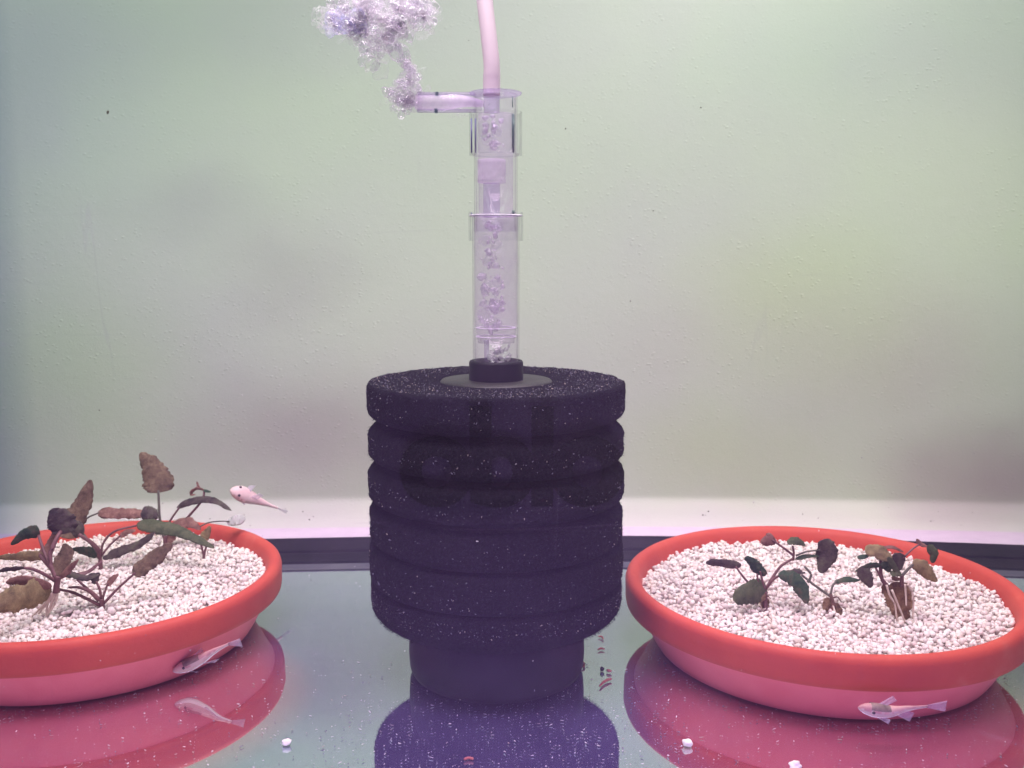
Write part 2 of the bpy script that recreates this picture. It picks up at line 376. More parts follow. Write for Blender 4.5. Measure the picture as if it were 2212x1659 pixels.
def pane_shade_mat():  # shadow patches and room reflections on the wall, painted as tints in the pane
    k = M('back_pane_shade'); co = k.coords()
    col = None
    def tint_patch(cx, cz, rx, rz, tint, prev, soft=1.0):
        mp = k.node('ShaderNodeMapping'); mp.inputs['Location'].default_value = (-cx / rx, 0, -cz / rz); mp.inputs['Scale'].default_value = (1 / rx, 0, 1 / rz)
        wob = k.node('ShaderNodeTexNoise'); wob.inputs['Scale'].default_value = 1.3; k.link(co, wob.inputs['Vector'])
        vm = k.node('ShaderNodeVectorMath', operation='MULTIPLY_ADD'); k.link(wob.outputs['Color'], vm.inputs[0]); vm.inputs[1].default_value = (.5, 0, .5); k.link(co, vm.inputs[2])
        sb = k.node('ShaderNodeVectorMath', operation='SUBTRACT'); k.link(vm.outputs[0], sb.inputs[0]); sb.inputs[1].default_value = (.25, 0, .25)
        k.link(sb.outputs[0], mp.inputs[0])
        g = k.node('ShaderNodeTexGradient', gradient_type='SPHERICAL'); k.link(mp.outputs[0], g.inputs[0])
        mx = k.node('ShaderNodeMix', data_type='RGBA'); mr = k.node('ShaderNodeMapRange', interpolation_type='SMOOTHSTEP'); k.link(g.outputs['Fac'], mr.inputs[0]); k.link(k.math('MULTIPLY', mr.outputs[0], soft * .62, True), mx.inputs[0])
        if prev is None: mx.inputs[6].default_value = (1, 1, 1, 1)
        else: k.link(prev, mx.inputs[6])
        mx.inputs[7].default_value = c3(tint); return mx.outputs[2]
    def pz(u, v): q = at(u, v, 6.05); return q.x, q.z
    for u, v, rx, rz, t, so in ((690, 950, 1.3, .62, (.74, .64, .73), 1.3), (2130, 1010, 1.1, .5, (.66, .52, .62), 1.3), (1000, 960, 1.2, .5, (.80, .74, .80), 1.0), (640, 580, .75, .45, (.84, .80, .86), 1.2), (430, 450, .8, .35, (.87, .85, .90), 1.2),
                                (480, 60, 1.2, .6, (.88, .86, .94), 1.2), (1900, 760, .9, .7, (.92, .85, .89), 1.2), (1480, 720, .8, .7, (.97, .93, .95), 1),
                                (190, 800, 1.0, .9, (.92, 1, .86), 1.2), (1700, 660, .9, .8, (.95, 1, .80), 1.3), (1560, 980, 1.0, .5, (.95, 1, .82), 1.2), (1750, 100, 1.3, .7, (.93, 1, .93), 1.2), (20, 200, 1.5, 1.2, (.90, 1, .97), 1.0)):
        x, z = pz(u, v); col = tint_patch(x, z, rx, rz, t, col, so)
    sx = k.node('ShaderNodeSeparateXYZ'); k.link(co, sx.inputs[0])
    lo = k.ramp(k.math('DIVIDE', sx.outputs['Z'], 3.0), [(.03, (.98, .94, .98)), (.11, (.80, .79, .79)), (.38, (.93, .92, .93)), (.6, (1, 1, 1))])  # gradient painted to shade the lower wall above the ledge glow
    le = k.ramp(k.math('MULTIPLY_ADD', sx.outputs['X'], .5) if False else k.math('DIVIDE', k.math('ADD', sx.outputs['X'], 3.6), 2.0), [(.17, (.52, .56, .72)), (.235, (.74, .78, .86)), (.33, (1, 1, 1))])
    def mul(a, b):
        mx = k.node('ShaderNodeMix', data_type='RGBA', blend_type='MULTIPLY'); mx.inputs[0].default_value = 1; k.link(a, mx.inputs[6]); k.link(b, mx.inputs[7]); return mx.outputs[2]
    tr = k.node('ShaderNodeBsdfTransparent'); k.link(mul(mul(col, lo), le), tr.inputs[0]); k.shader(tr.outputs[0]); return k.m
v, f = grid(-4.5, 4.5, .014, 5.0, 12, 8, lambda x, z: (x, YB + .03 + bow(x), z))
tag(obj('back_glass', v, f, pane_shade_mat()), 'rear pane of the tank with uneven light painted in as green and mauve tints', kind='structure')
v2, f2 = grid(-3.6, 3.6, -.05, 5.2, 4, 4, lambda x, z: (x, 3.0, z))
tag(obj('front_glass', v2, f2, glass_film('front_pane', .036, (.8, .6, .95), 1.45, True, (.97, .98, .98))), 'clear front pane of the tank with fine scratches', kind='structure')  # film on this pane also paints in the violet haze of reflections
# printed shirt enlarged into an unseen cloth whose reflection veils the front pane
sh = empty('veil_cloth', (0, -.62, -.5), 'unseen violet shirt cloth with large dark lettering, widened to veil the front pane', 'cloth')
MSH = simple('veil_cloth_violet', (.40, .22, .66), (.46, .27, .74), 3, .9)
v, f = grid(-5.5, 5.5, -2.6, 4.6, 60, 50, lambda x, z: (x, -.62 - .05 * x * x + .02 * math.sin(x * 7 + z * 2) * (1 + z * .2), z))
obj('cloth', v, f, MSH, sh)  # unseen, widened to veil the front pane
sh['label'] = sh['label']
cu = bpy.data.curves.new('lettering', 'FONT'); cu.body = 'oblo'; cu.size = .95; cu.align_x = 'CENTER'; cu.offset = .035; cu.extrude = .002; cu.space_character = .9  # lettering on the unseen veil cloth
tmp = bpy.data.objects.new('tmp', cu); COL.objects.link(tmp); bpy.context.view_layer.update()
me = bpy.data.meshes.new_from_object(tmp); bpy.data.objects.remove(tmp)
for q in me.vertices:
    x, y, z = q.co; q.co = (x, -.585 - .05 * x * x + z * .5, y + .26)
me.materials.clear(); me.materials.append(simple('letter_black', (.16, .09, .26), (.18, .10, .28)))
lt = bpy.data.objects.new('lettering', me); COL.objects.link(lt); lt.parent = sh; lt.matrix_parent_inverse = PINV(sh)

# ---------------------------------------------------------------- sponge filter
FX, FY = -.074, 4.43
def zf(vpx, Y=FY): return at(1106, vpx, Y).z
flt = empty('sponge_filter', (FX, FY, 0), 'black ringed sponge filter with clear lift tube, standing in the middle', 'sponge filter')
def sponge_disp(seed):
    def d(p, k):
        n = mn.noise(Vector((p.x * 14 + seed, p.y * 14, p.z * 14))) * .006 + mn.noise(Vector((p.x * 70, p.y * 70 + seed, p.z * 70))) * .0055
        r = math.hypot(p.x, p.y)
        if r < .3: return p
        return Vector((p.x * (1 + n / r), p.y * (1 + n / r), p.z + n * .5))
    return d
levels = [1.409, 1.234, 1.045, .854, .659, .475, .300]
bev = [(.014, .052), (.046, .044), (.042, .040), (.036, .034), (.026, .024), (.02, .07)]
for i in range(6):
    zt, zb = levels[i] - (.012 if 0 < i < 4 else 0), levels[i + 1]; bt, bb = bev[i]; R = .6 - .004 * (i % 2)
    pr = [(.0, zt - .02), (.2, zt - .002)] if i else [(.10, zt - .012), (.262, zt - .012), (.27, zt)]
    pr += [(.30 + (R - bt * (1.75 if i else 1) - .30) * j / 10, zt - (.004 if i else 0)) for j in range(1, 11)]
    hb = 1.75 if i else 1
    pr += [(R - bt * hb * (1 - math.sin(a)), zt - bt * (1 - math.cos(a)) - .002) for a in (math.pi / 8 * j for j in range(1, 5))]
    hh = (zt - bt) - (zb + bb)
    pr += [(R, zt - bt - hh * j / 8) for j in range(1, 8)]
    hb = 1.75 if i < 5 else .9
    pr += [(R - bb * hb * (1 - math.cos(a)), zb + bb * (1 - math.sin(a)) + .002) for a in (math.pi / 12 * j for j in range(7))]
    pr += [(R - bb * 1.75 - .03, zb + .003), (.2, zb + .003), (0, zb + .01)]
    v, f = lathe(pr, 260, (FX, FY, 0), sponge_disp(i * 3.7))
    obj('sponge_ring', v, f, MSP, flt)
# fine fibres standing out of the sponge edge
V = []; Fc = []
for i in range(6):
    zt, zb = levels[i], levels[i + 1]
    for q in range(1500 if i < 5 else 2600):
        a = random.random() * 2 * math.pi; low = random.random() < (.35 if i < 5 else .6)
        z = zb + random.random() * (.035 if low else zt - zb - .01) + .006
        bb = bev[i][1]
        hb = 1.75 if i < 5 else .9; bt = bev[i][0] * (1.75 if i else 1); top = zt - (.012 if 0 < i < 4 else 0) - bev[i][0]
        if z > top + bev[i][0] - .006: continue
        R = .596 if zb + bb < z < top else (.596 - bb * hb * (1 - math.sqrt(max(0, 1 - (1 - (z - zb) / bb) ** 2))) if z <= zb + bb else .596 - bt * (1 - math.sqrt(max(0, 1 - ((z - top) / bev[i][0]) ** 2))))
        p = Vector((FX + R * math.cos(a), FY + R * math.sin(a), z)); L = .006 + random.random() * .009
        d = Vector((math.cos(a), math.sin(a), random.uniform(-.8, .4) - (.7 if low else 0))).normalized()
        s = Vector((-math.sin(a), math.cos(a), random.uniform(-1, 1))) * .0012
        o = len(V); V += [p - s, p + s, p + d * L]; Fc.append((o, o + 1, o + 2))
tag(obj('sponge_fibres', V, Fc, MSP, flt), kind='stuff')
# settled flakes
P = []; sz = []; nm = []
for q in range(2300):
    r = .28 + (.59 - .28) * math.sqrt(random.random()); a = random.random() * 2 * math.pi
    P.append((FX + r * math.cos(a), FY + r * math.sin(a), 1.410 + .002)); sz.append(.0015 + .0035 * random.random() ** 2.5); nm.append(random.choice((0, 1, 3, 3, 3, 1)))
for q in range(3600):
    a = random.uniform(math.pi, 2 * math.pi); i = random.choice((0, 1, 2, 3, 4, 5, 5)); z = random.uniform(levels[i + 1] + bev[i][1], levels[i] - bev[i][0] - (.012 if 0 < i < 4 else 0))
    P.append((FX + (.6025 - .004 * (i % 2)) * math.cos(a), FY + (.6025 - .004 * (i % 2)) * math.sin(a), z)); sz.append(.0008 + .0042 * random.random() ** 5); nm.append(random.choice((1, 1, 1, 3, 3, 0)))
tag(scatter('settled_flakes', np.array(P), np.array(sz), MFLK, ico(1)[0:2] if False else ico(1), .3, (1, .5, .35), flt, False, np.array(nm)), kind='stuff')
v, f = lathe([(.0, 1.412), (.12, 1.414), (.255, 1.412), (.262, 1.405), (.262, 1.39)], 96, (FX, FY, 0)); obj('cap_plate', v, f, MPLATE, flt)
v, f = lathe([(.108, 1.42), (.108, 1.497), (.114, 1.504), (.122, 1.502), (.1265, 1.492), (.1265, 1.413)], 80, (FX, FY, 0)); obj('collar', v, f, MBK, flt)
br = .42
pr = [(0, .0), (br - .03, .0), (br - .012, .008), (br, .035), (br + .004, .10), (br, .20), (br - .02, .26), (br - .06, .294), (br - .12, .302), (0, .302)]
v, f = lathe(pr, 120, (FX, FY, 0)); obj('weighted_base', v, f, MBK, flt)
pr = [(br + .006, .04), (br + .009, .10), (br + .006, .20), (br - .012, .265)]
MCL = clear_plastic('clear_plastic_tube', (.988, .98, .996), 1.25, .04, (.95, .85, 1), edge=.72)
MCF = clear_plastic('clear_plastic_faint', (.985, .99, .985), 1.12, .02, edge=.8)
MMILK = clear_plastic('bubbly_water', (.975, .955, .99), 1.05, .10, (1, .88, 1), .92, 14)
MMILK2 = clear_plastic('pink_bubbly_water', (.97, .94, .98), 1.05, .45, (1, .93, 1), .92, 5)
MDG = clear_plastic('tinted_edge', (.36, .48, .50), 1.2, .05, (.1, .3, .2))
MLIL = clear_plastic('lilac_plastic', (.91, .87, .96), 1.2, .12, (.8, .7, .95), edge=.75)
def shell(name, r, z0, z1, mat, th=.007, n=64, lip=0):
    pr = [(r - th, z0), (r, z0), (r + lip, z0 + .004), (r + lip, z1 - .004), (r, z1), (r - th, z1)]
    v, f = lathe(pr, n, (FX, FY, 0), closed=True); o = obj(name, v, f, mat, flt); return o
shell('lift_tube', .108, 1.46, zf(466), MCL)
shell('lift_tube', .0985, zf(500), zf(205), MCL)
shell('tube_coupling', .1245, zf(520), zf(459), MCF, .006)
shell('tube_coupling', .119, zf(335), zf(243), MCF, .006)
shell('retaining_ring', .122, zf(467.5), zf(464.5), simple('bright_ring', (.86, .8, .9), (.95, .9, .97), 5, .2), .015)
shell('retaining_ring', .107, zf(335), zf(333), MCL, .012)
# elbow head
zc = zf(221)
v, f = lathe([(.04, zf(205)), (.1, zf(205)), (.116, zf(204)), (.119, zf(201)), (.114, zf(200)), (.04, zf(200))], 64, (FX, FY, 0)); obj('elbow_cap', v, f, MLIL, flt)
def hpipe(name, r, x0, x1, mat, th=.006):
    vs = []; n = 40
    pts = [(x0, r - th), (x0, r), (x1, r), (x1, r - th)]
    for x, rr in pts:
        for i in range(n):
            a = 2 * math.pi * i / n; vs.append((x, FY + rr * math.cos(a), zc + rr * math.sin(a)))
    fs = []
    for k in range(4):
        k2 = (k + 1) % 4
        for i in range(n): j = (i + 1) % n; fs.append((k * n + i, k * n + j, k2 * n + j, k2 * n + i))
    return obj(name, vs, fs, mat, flt)
xl = at(903, 221, FY).x
hpipe('outlet_pipe', .0455, xl, FX - .06, MCL, .010)
v, f = box(xl + .004, FX - .09, FY - .018, FY + .018, zf(206), zf(201)); obj('outlet_rib', v, f, MLIL, flt)
v, f = box(xl - .004, FX - .09, FY - .018, FY + .018, zf(242.5), zf(236.5)); obj('outlet_rib', v, f, MLIL, flt)
for u, vv in ((944, 203.5), (942, 239.5)):
    p = at(u, vv, FY); v, f = box(p.x - .006, p.x + .006, FY - .022, FY + .022, p.z - .0075, p.z + .0075); obj('rib_notch', v, f, MDG, flt)
# dark edges of the upper tube, drawn as thin coloured strips
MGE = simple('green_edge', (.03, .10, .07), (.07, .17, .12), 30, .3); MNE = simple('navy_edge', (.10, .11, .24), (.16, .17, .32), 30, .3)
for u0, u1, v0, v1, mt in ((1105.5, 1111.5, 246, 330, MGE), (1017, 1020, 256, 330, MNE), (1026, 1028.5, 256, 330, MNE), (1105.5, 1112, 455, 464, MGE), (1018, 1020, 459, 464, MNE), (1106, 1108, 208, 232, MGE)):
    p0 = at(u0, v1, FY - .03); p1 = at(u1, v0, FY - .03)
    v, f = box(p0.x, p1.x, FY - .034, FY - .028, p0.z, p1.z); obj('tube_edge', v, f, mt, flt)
# inner air tube and nozzle
v, f = tube([at(1062, 470, FY - .0), at(1062, 396, FY)], .038, 20, 6); obj('air_tube', v, f, MLIL, flt)
v, f = tube([at(1062, 395, FY), at(1062, 345, FY)], .064, 24, 6); obj('bubble_chamber', v, f, MMILK2, flt)
v, f = tube([at(1062, 243, FY), at(1062, 206, FY)], .036, 20, 6); obj('air_nozzle', v, f, clear_plastic('nozzle', (.86, .82, .92), 1.35, .15, (.95, .88, 1)), flt)
v, f = tube([at(1051, 782, FY), at(1051, 735, FY)], .011, 10, 4); obj('air_stem', v, f, MLIL, flt)
v, f = tube([at(1051, 737, FY), at(1051, 731, FY)], .03, 16, 2); obj('air_stem_head', v, f, MBK if False else MCL, flt)
for vv in (707, 726):
    v, f = lathe([(.078, zf(vv)), (.095, zf(vv)), (.095, zf(vv + 1.4)), (.078, zf(vv + 1.4))], 48, (FX, FY, 0), closed=True); obj('grille_ring', v, f, MRT if False else simple('pale_ring', (.75, .66, .8), (.85, .76, .88)), flt)
# bubbly water inside
v, f = lathe([(0, zf(740)), (.085, zf(740)), (.096, zf(700)), (.096, zf(480)), (.085, zf(466)), (0, zf(466))], 48, (FX, FY, 0)); tag(obj('aerated_water', v, f, MMILK, flt), 'lilac column of aerated water inside the lift tube')
v, f = lathe([(0, zf(462)), (.078, zf(462)), (.078, zf(246)), (0, zf(246))], 48, (FX, FY, 0)); tag(obj('aerated_water', v, f, MMILK, flt), 'paler aerated water in the upper lift tube')
v, f = tube([at(1045, 224, FY), at(1000, 219, FY), at(950, 222, FY), at(898, 221, FY)], .031, 20, 16, lambda t: .45 + .6 * min(1, t * 2)); tag(obj('aerated_water', v, f, MMILK2, flt), 'pink white aerated stream inside the outlet pipe')
# bubbles inside the tube
MB1 = bubble_mat('bubble_dense', .30, (1, .92, 1)); MBB = bubble_mat('bubble_bright', .8, (1, .97, 1)); MB2 = bubble_mat('bubble_soft', .3, (.95, .86, 1)); MBT = foam_mat('bubble_tube', .6, (1, .95, 1)); MGL = glassy_mat('bubble_glassy', (1, .94, 1)); MB3 = bubble_mat('bubble_blue', .5, (.62, .62, 1))
def blobs(parts, sub=2):
    """parts: centre, radii, noise amount"""
    bv, bf = ico(sub); V = []; T = []; o = 0
    for c, r, am in parts:
        R = rotm(1)[0]; s = random.random() * 50
        q = (bv * np.array(r)) @ R.T if am >= 0 else bv * np.array(r)
        d = np.array([mn.noise(Vector(x) * 1.6 + Vector((s, s, 0))) + .5 * mn.noise(Vector(x) * 4 + Vector((s, 0, s))) for x in bv])
        q = q * (1 + abs(am) * d[:, None]) + np.array(c)
        V.append(q); T.append(bf + o); o += len(bv)
    return np.concatenate(V), np.concatenate(T)
pt = []
for u, vv, rr in ((1048, 628, 13), (1068, 668, 12), (1040, 598, 11), (1072, 632, 9), (1044, 655, 9), (1078, 700, 8), (1060, 715, 8), (1076, 490, 8), (1056, 545, 10), (1070, 575, 8), (1040, 690, 8)):
    R_ = rr * 4.3 / F; pt.append((at(u, vv, FY - .045), (R_, R_ * .7, R_ * random.uniform(.8, 1.3)), .6))
for q in range(60):
    vv = random.uniform(480, 720) if q < 34 else random.uniform(600, 700); a = random.random() * 6.28; rr = random.random() * .055
    p = Vector((FX - .012 + rr * math.cos(a), FY - .02 + rr * math.sin(a), zf(vv))); s = random.uniform(.004, .015)
    pt.append((p, (s, s * .8, s * random.uniform(.8, 1.6)), .5))
gp = [(at(u, vv, FY - .03), (rr * 4.3 / F, rr * 3 / F, rr * 5.2 / F), .45) for u, vv, rr in ((1050, 620, 16), (1070, 660, 17), (1046, 680, 13), (1074, 610, 12), (1058, 560, 15), (1072, 530, 12), (1048, 520, 12), (1062, 700, 14), (1078, 490, 11), (1054, 300, 13), (1072, 280, 12), (1066, 315, 10))]
V, T = blobs(gp, 3); tag(fromnp('tube_bubbles', V, T, [glassy_mat('bubble_streak', (1, .97, 1))], None, flt), kind='stuff')
for q in range(24):
    vv = random.uniform(250, 330); s = random.uniform(.004, .014)
    pt.append((Vector((FX + random.uniform(-.05, .05), FY - .03, zf(vv))), (s, s, s * 1.5), .4))
for q in range(20):
    s = random.uniform(.006, .016)
    pt.append((Vector((FX + .02 + random.uniform(-.045, .05), FY - .03, zf(random.uniform(745, 785)))), (s * 1.2, s, s * .8), .6))
V, T = blobs(pt); tag(fromnp('tube_bubbles', V, T, [MBT], None, flt), kind='stuff')
# plume of bubbles leaving the outlet
def cloud(pts, n, s0, s1, dy=.08, stretch=1.6):
    out = []
    for u, vv, ru, rv, w in pts:
        for q in range(int(n * w)):
            g = random.gauss(0, .42), random.gauss(0, .42)
            p = at(u + g[0] * ru * 1.6, vv + g[1] * rv * 1.6, FY + random.gauss(0, dy)); s = random.uniform(s0, s1) * random.random() ** .5 + s0 * .5
            out.append((p, (s * stretch, s * .7, s), .6))
    return out
lo = [(858, 205, 16, 22, 1.1), (880, 222, 22, 13, 1.0), (882, 170, 14, 26, .9), (890, 205, 18, 18, .8), (876, 140, 8, 12, .35), (905, 180, 6, 20, .15)]
hi = [(785, 40, 38, 36, 1.6), (722, 45, 26, 22, .9), (850, 35, 30, 30, 1.0), (905, 20, 24, 20, .7), (920, 40, 14, 16, .3), (770, 70, 18, 16, .5), (835, 85, 30, 22, .55),
      (795, 95, 14, 30, .35), (815, 100, 30, 25, .3), (860, 60, 25, 20, .5), (790, 120, 18, 14, .1), (812, 142, 14, 7, .06), (870, 5, 40, 14, .9), (770, 8, 40, 16, .9), (860, 110, 6, 26, .15)]
pl = empty('bubble_plume', at(870, 200, FY), 'pinkish white plume of air bubbles pouring from the outlet', 'bubbles')
pl['kind'] = 'stuff'
V, T = blobs(cloud(lo, 22, .006, .026, .03)); tag(fromnp('bubbles', V, T, [MB1], None, pl), kind='stuff')
V, T = blobs(cloud(hi, 22, .008, .045, .06)); tag(fromnp('bubbles', V, T, [MB1], None, pl), kind='stuff')
V, T = blobs([(c, q, .4) for c, q, a in cloud(hi, 17, .012, .04, .05, 1.1)], 3); tag(fromnp('bubbles', V, T, [MGL], None, pl), kind='stuff')
V, T = blobs([(c, q, .4) for c, q, a in cloud(lo, 22, .008, .024, .04, 1.1)], 3); tag(fromnp('bubbles', V, T, [MGL], None, pl), kind='stuff')
V, T = blobs(cloud(hi, 12, .003, .010, .05)); tag(fromnp('bubbles', V, T, [MBB], None, pl), kind='stuff')
V, T = blobs(cloud(lo, 26, .003, .010, .03)); tag(fromnp('bubbles', V, T, [MBB], None, pl), kind='stuff')
big = [(at(u, vv, FY + random.uniform(-.05, .05)), (a, .03, b), .8) for u, vv, a, b in ((870, 205, .05, .05), (882, 165, .03, .07), (730, 45, .07, .05), (765, 25, .07, .06), (800, 35, .07, .07), (850, 40, .07, .05), (900, 20, .06, .05), (790, 75, .05, .06), (840, 70, .05, .05), (925, 35, .025, .035))]
V, T = blobs(big, 4); tag(fromnp('foam', V, T, [MB2], None, pl), kind='stuff')
V, T = blobs([(at(u, vv, FY - .06), (a, .03, b), .7) for u, vv, a, b in ((722, 48, .06, .04), (745, 52, .06, .03), (775, 45, .05, .04))], 4); tag(fromnp('foam', V, T, [MB3], None, pl), 'bluish foam at the left end of the plume', kind='stuff')
# small bubbles clinging under the outlet
P = [at(random.gauss(990, 22), 246 + random.random() * 8, FY - .03) for q in range(60)]
tag(scatter('clinging_bubbles', np.array([p[:] for p in P]), np.array([.0015 + .0025 * random.random() for _ in P]), [MB1], ico(1), .05, (1, 1, 1), flt), kind='stuff')

# airline hose
v, f = tube([at(1062, 206, FY), at(1062, 175, FY), at(1062, 140, FY), at(1056, 80, FY + .02), at(1049, 20, FY + .05), at(1040, -60, FY + .1)], .0365, 24, 40,
            lambda t: 1.06 if t < .28 else (1.0 if t > .36 else 1.06 - (t - .28) * .75))
tag(obj('air_hose', v, f, MHOSE), 'pinkish white air hose plugged into the top of the lift tube', 'hose')

# ---------------------------------------------------------------- pots
Rt, Rl, Rb = .977, .972, .815
POT = {'R': (1.5626, 4.6876), 'L': (-2.2078, 4.8108)}
def pot(key, label):
    x, y = POT[key]
    t = empty('plant_pot', (x, y, 0), label, 'pot', 'shallow terracotta pots of white gravel')
    body = [(0, .001), (Rb - .02, .001), (Rb, .012), (Rb + .024, .05), (Rb + .05, .10), (Rb + .078, .155), (Rb + .102, .20), (Rb + .115, .222), (.92, .226), (.90, .27), (.885, .26), (.86, .2), (.80, .05), (0, .04)]
    v, f = lathe(body, 160, (x, y, 0)); obj('pot_body', v, f, None, t, True, [MTP, MT], [0 if q < 8 else 1 for q in range(len(body) - 1) for _ in range(160)])
    rim = [(.905, .2215), (.915, .214), (Rl - .012, .207), (Rl, .212), (Rl + .004, .235), (Rt, .29), (Rt + .001, .32), (Rt - .006, .343), (Rt - .022, .356), (Rt - .04, .358), (Rt - .058, .350), (Rt - .072, .333), (Rt - .082, .30), (.887, .262), (.88, .23)]
    v, f = lathe(rim, 200, (x, y, 0), closed=True); obj('rim', v, f, MT, t)
    return t
pot('R', 'right hand red terracotta pot with three small green leaved plants'); pot('L', 'left hand red terracotta pot cut by the frame, with brown leaved plants')
def gz(key, x, y):
    cx, cy = POT[key]; r = math.hypot(x - cx, y - cy)
    return .272 + .022 * mn.noise(Vector((x * 2.2, y * 2.2, 3))) + .012 * mn.noise(Vector((x * 7, y * 7, 1))) + .02 * (1 - (r / .9) ** 2)
bico = ico(1)
for key in 'RL':
    cx, cy = POT[key]; P = []; sz = []
    cell = {}
    tries = 0
    while tries < 42000:
        tries += 1
        r = .885 * math.sqrt(random.random()); a = random.random() * 2 * math.pi; x = cx + r * math.cos(a); y = cy + r * math.sin(a)
        if key == 'L' and x < -3.0 and y < 4.6: continue
        s = random.uniform(.0100, .0175) * (1.25 if random.random() < .06 else 1)
        ck = (int(x / .03), int(y / .03)); ok = True
        for i in (-1, 0, 1):
            for j in (-1, 0, 1):
                for (xx, yy, ss) in cell.get((ck[0] + i, ck[1] + j), ()):
                    if (xx - x) ** 2 + (yy - y) ** 2 < ((s + ss) * .60) ** 2: ok = False
        if not ok: continue
        cell.setdefault(ck, []).append((x, y, s))
        P.append((x, y, gz(key, x, y) + random.uniform(-.012, .012))); sz.append(s)
    print('gravel', key, len(P))
    w = np.array([.32, .24, .17, .14, .13]); nm = rng.choice(5, len(P), p=w)
    g = scatter('gravel', np.array(P), np.array(sz), MG, bico, .15, (1.12, .95, .8), None, False, nm)
    tag(g, 'bed of white gravel filling the %s terracotta pot' % ('right' if key == 'R' else 'left'), 'gravel', kind='stuff')
    # dark fill under the top layer
    v, f = lathe([(0, .274), (.5, .268), (.88, .251)], 64, (cx, cy, 0)); o = obj('gravel_bed', v, f, MG[4], g); tag(o, kind='stuff')

# ---------------------------------------------------------------- plants
def c_L1(x, y): return .1488 * x, 965.5 + .1488 * y
def c_L2(x, y): return 274.3 + .1488 * x, 965.5 + .1488 * y
def c_L3(x, y): return .1736 * x, 1130.1 + .1736 * y
def c_R4(x, y): return 1481.2 + .1736 * x, 1130.1 + .1736 * y
def c_R5(x, y): return 1755.5 + .1736 * x, 1130.1 + .1736 * y
class Plant:
    def __init__(s, name, conv, base, key, label, cat='plant'):
        u, v = conv(*base); p = onz(u, v, .28); s.Y = p.y; s.key = key
        s.root = empty(name, p, label, cat)
    def pts(s, conv, L, d0, d1):
        n = len(L) - 1; out = []
        for i, q in enumerate(L):
            u, v = conv(*q); out.append(at(u, v, s.Y + d0 + (d1 - d0) * i / max(n, 1)))
        return out
    def stem(s, conv, L, r=.009, d0=0, d1=0, mat=None, name='stem', taper=.75):
        v, f = tube(s.pts(conv, L, d0, d1), r * .78, 8, 14, lambda t: 1 - (1 - taper) * t); return obj(name, v, f, mat or MST, s.root)
    def leaf(s, conv, L, half, mat, d0=0, d1=0, wave=.25, roll=.5, blunt=.75, lw=38, name='leaf', label=None):
        C = crom(s.pts(conv, L, d0, d1), lw); h = half * s.Y / F; n = lw; K = 7
        sd = random.random() * 50; vs = []; fs = []
        for i, p in enumerate(C):
            t = i / n; T = (C[min(i + 1, n)] - C[max(i - 1, 0)]).normalized()
            view = (p - Vector((0, 0, EYE))).normalized()
            side = T.cross(view).normalized(); nor = side.cross(T).normalized()
            sr = side * math.cos(roll) + nor * math.sin(roll); nr = sr.cross(T)
            w = h / max(.45, math.cos(roll)) * (math.sin(math.pi * min(1, t ** blunt * .985 + .012)) ** .5) * 1.18
            w *= 1 + .22 * mn.noise(Vector((t * 5, sd, 0)))
            for k in range(K):
                x = (k - (K - 1) / 2) / ((K - 1) / 2)
                e = abs(x) ** 2 * h * wave * (mn.noise(Vector((t * 9 + sd, x * 2.0, 0))) * 1.6 + .22 * math.sin(t * 24 + sd + x * 1.5))
                jag = 1 + (.20 * mn.noise(Vector((t * 26, sd + x, 7))) + random.uniform(-.03, .03) if abs(x) > .9 else 0)
                vs.append(p + sr * (w * x * jag) + nr * (e + abs(x) * w * .2 - .03 * h))
        for i in range(n):
            for k in range(K - 1):
                a = i * K + k; fs.append((a, a + 1, a + K + 1, a + K))
        o = obj(name, vs, fs, mat, s.root)
        m = o.modifiers.new('thickness', 'SOLIDIFY'); m.thickness = .0012; m.offset = 0
        if label: o['label'] = label
        return o

# left pot: front left plant on its roots
A = Plant('aquatic_plant', c_L3, (570, 1190), 'L', 'brown leaved plant at the frame edge of the left pot, propped on pale roots')
for L in ([(700, 840), (640, 1000), (570, 1200)], [(690, 850), (560, 1000), (400, 1160)], [(700, 850), (600, 980), (480, 1130)], [(710, 850), (690, 980), (610, 1120)], [(640, 860), (590, 1010), (575, 1190)]):
    A.stem(c_L3, L, .012, 0, 0, MRB if random.random() < .5 else MRT, 'root', .4)
A.stem(c_L3, [(700, 860), (705, 780), (730, 660)], .022, 0, 0, MST, 'crown')
A.leaf(c_L3, [(640, 830), (420, 890), (150, 960), (-250, 1090)], 24, LO, 0, -.35, .2, .25, .7, label='large olive tan leaf reaching out of the frame')
A.leaf(c_L3, [(640, 800), (420, 745), (230, 715), (75, 735)], 10, LR, -.03, -.2, .15, .3)
A.stem(c_L3, [(690, 720), (560, 640), (400, 570), (250, 555)], .011, 0, -.1)
A.leaf(c_L3, [(300, 555), (180, 570), (60, 580), (-60, 620)], 4, LD, -.1, -.2, .4)
A.stem(c_L3, [(705, 700), (660, 590), (560, 470), (500, 400)], .016, 0, .1)
A.leaf(c_L3, [(600, 420), (400, 410), (180, 420), (-60, 430)], 9.5, LO, .1, .1, .35, .3)
A.leaf(c_L3, [(725, 660), (760, 500), (820, 370), (800, 255)], 15, LB, 0, .05, .2, .3)
A.leaf(c_L3, [(745, 680), (850, 580), (980, 450)], 6, LR, 0, -.05, .1)
A.leaf(c_L3, [(760, 640), (900, 640), (1060, 680), (1240, 640)], 6, LD, 0, 0, .3)
A.stem(c_L3, [(705, 680), (620, 520), (540, 330), (480, 150)], .012, 0, .12)
A.leaf(c_L1, [(575, 1215), (470, 1240), (330, 1290), (165, 1420)], 12, LK, .12, .1, .12, .3, .6)
A.stem(c_L3, [(700, 700), (620, 420), (700, 200), (760, 100)], .016, 0, .1)
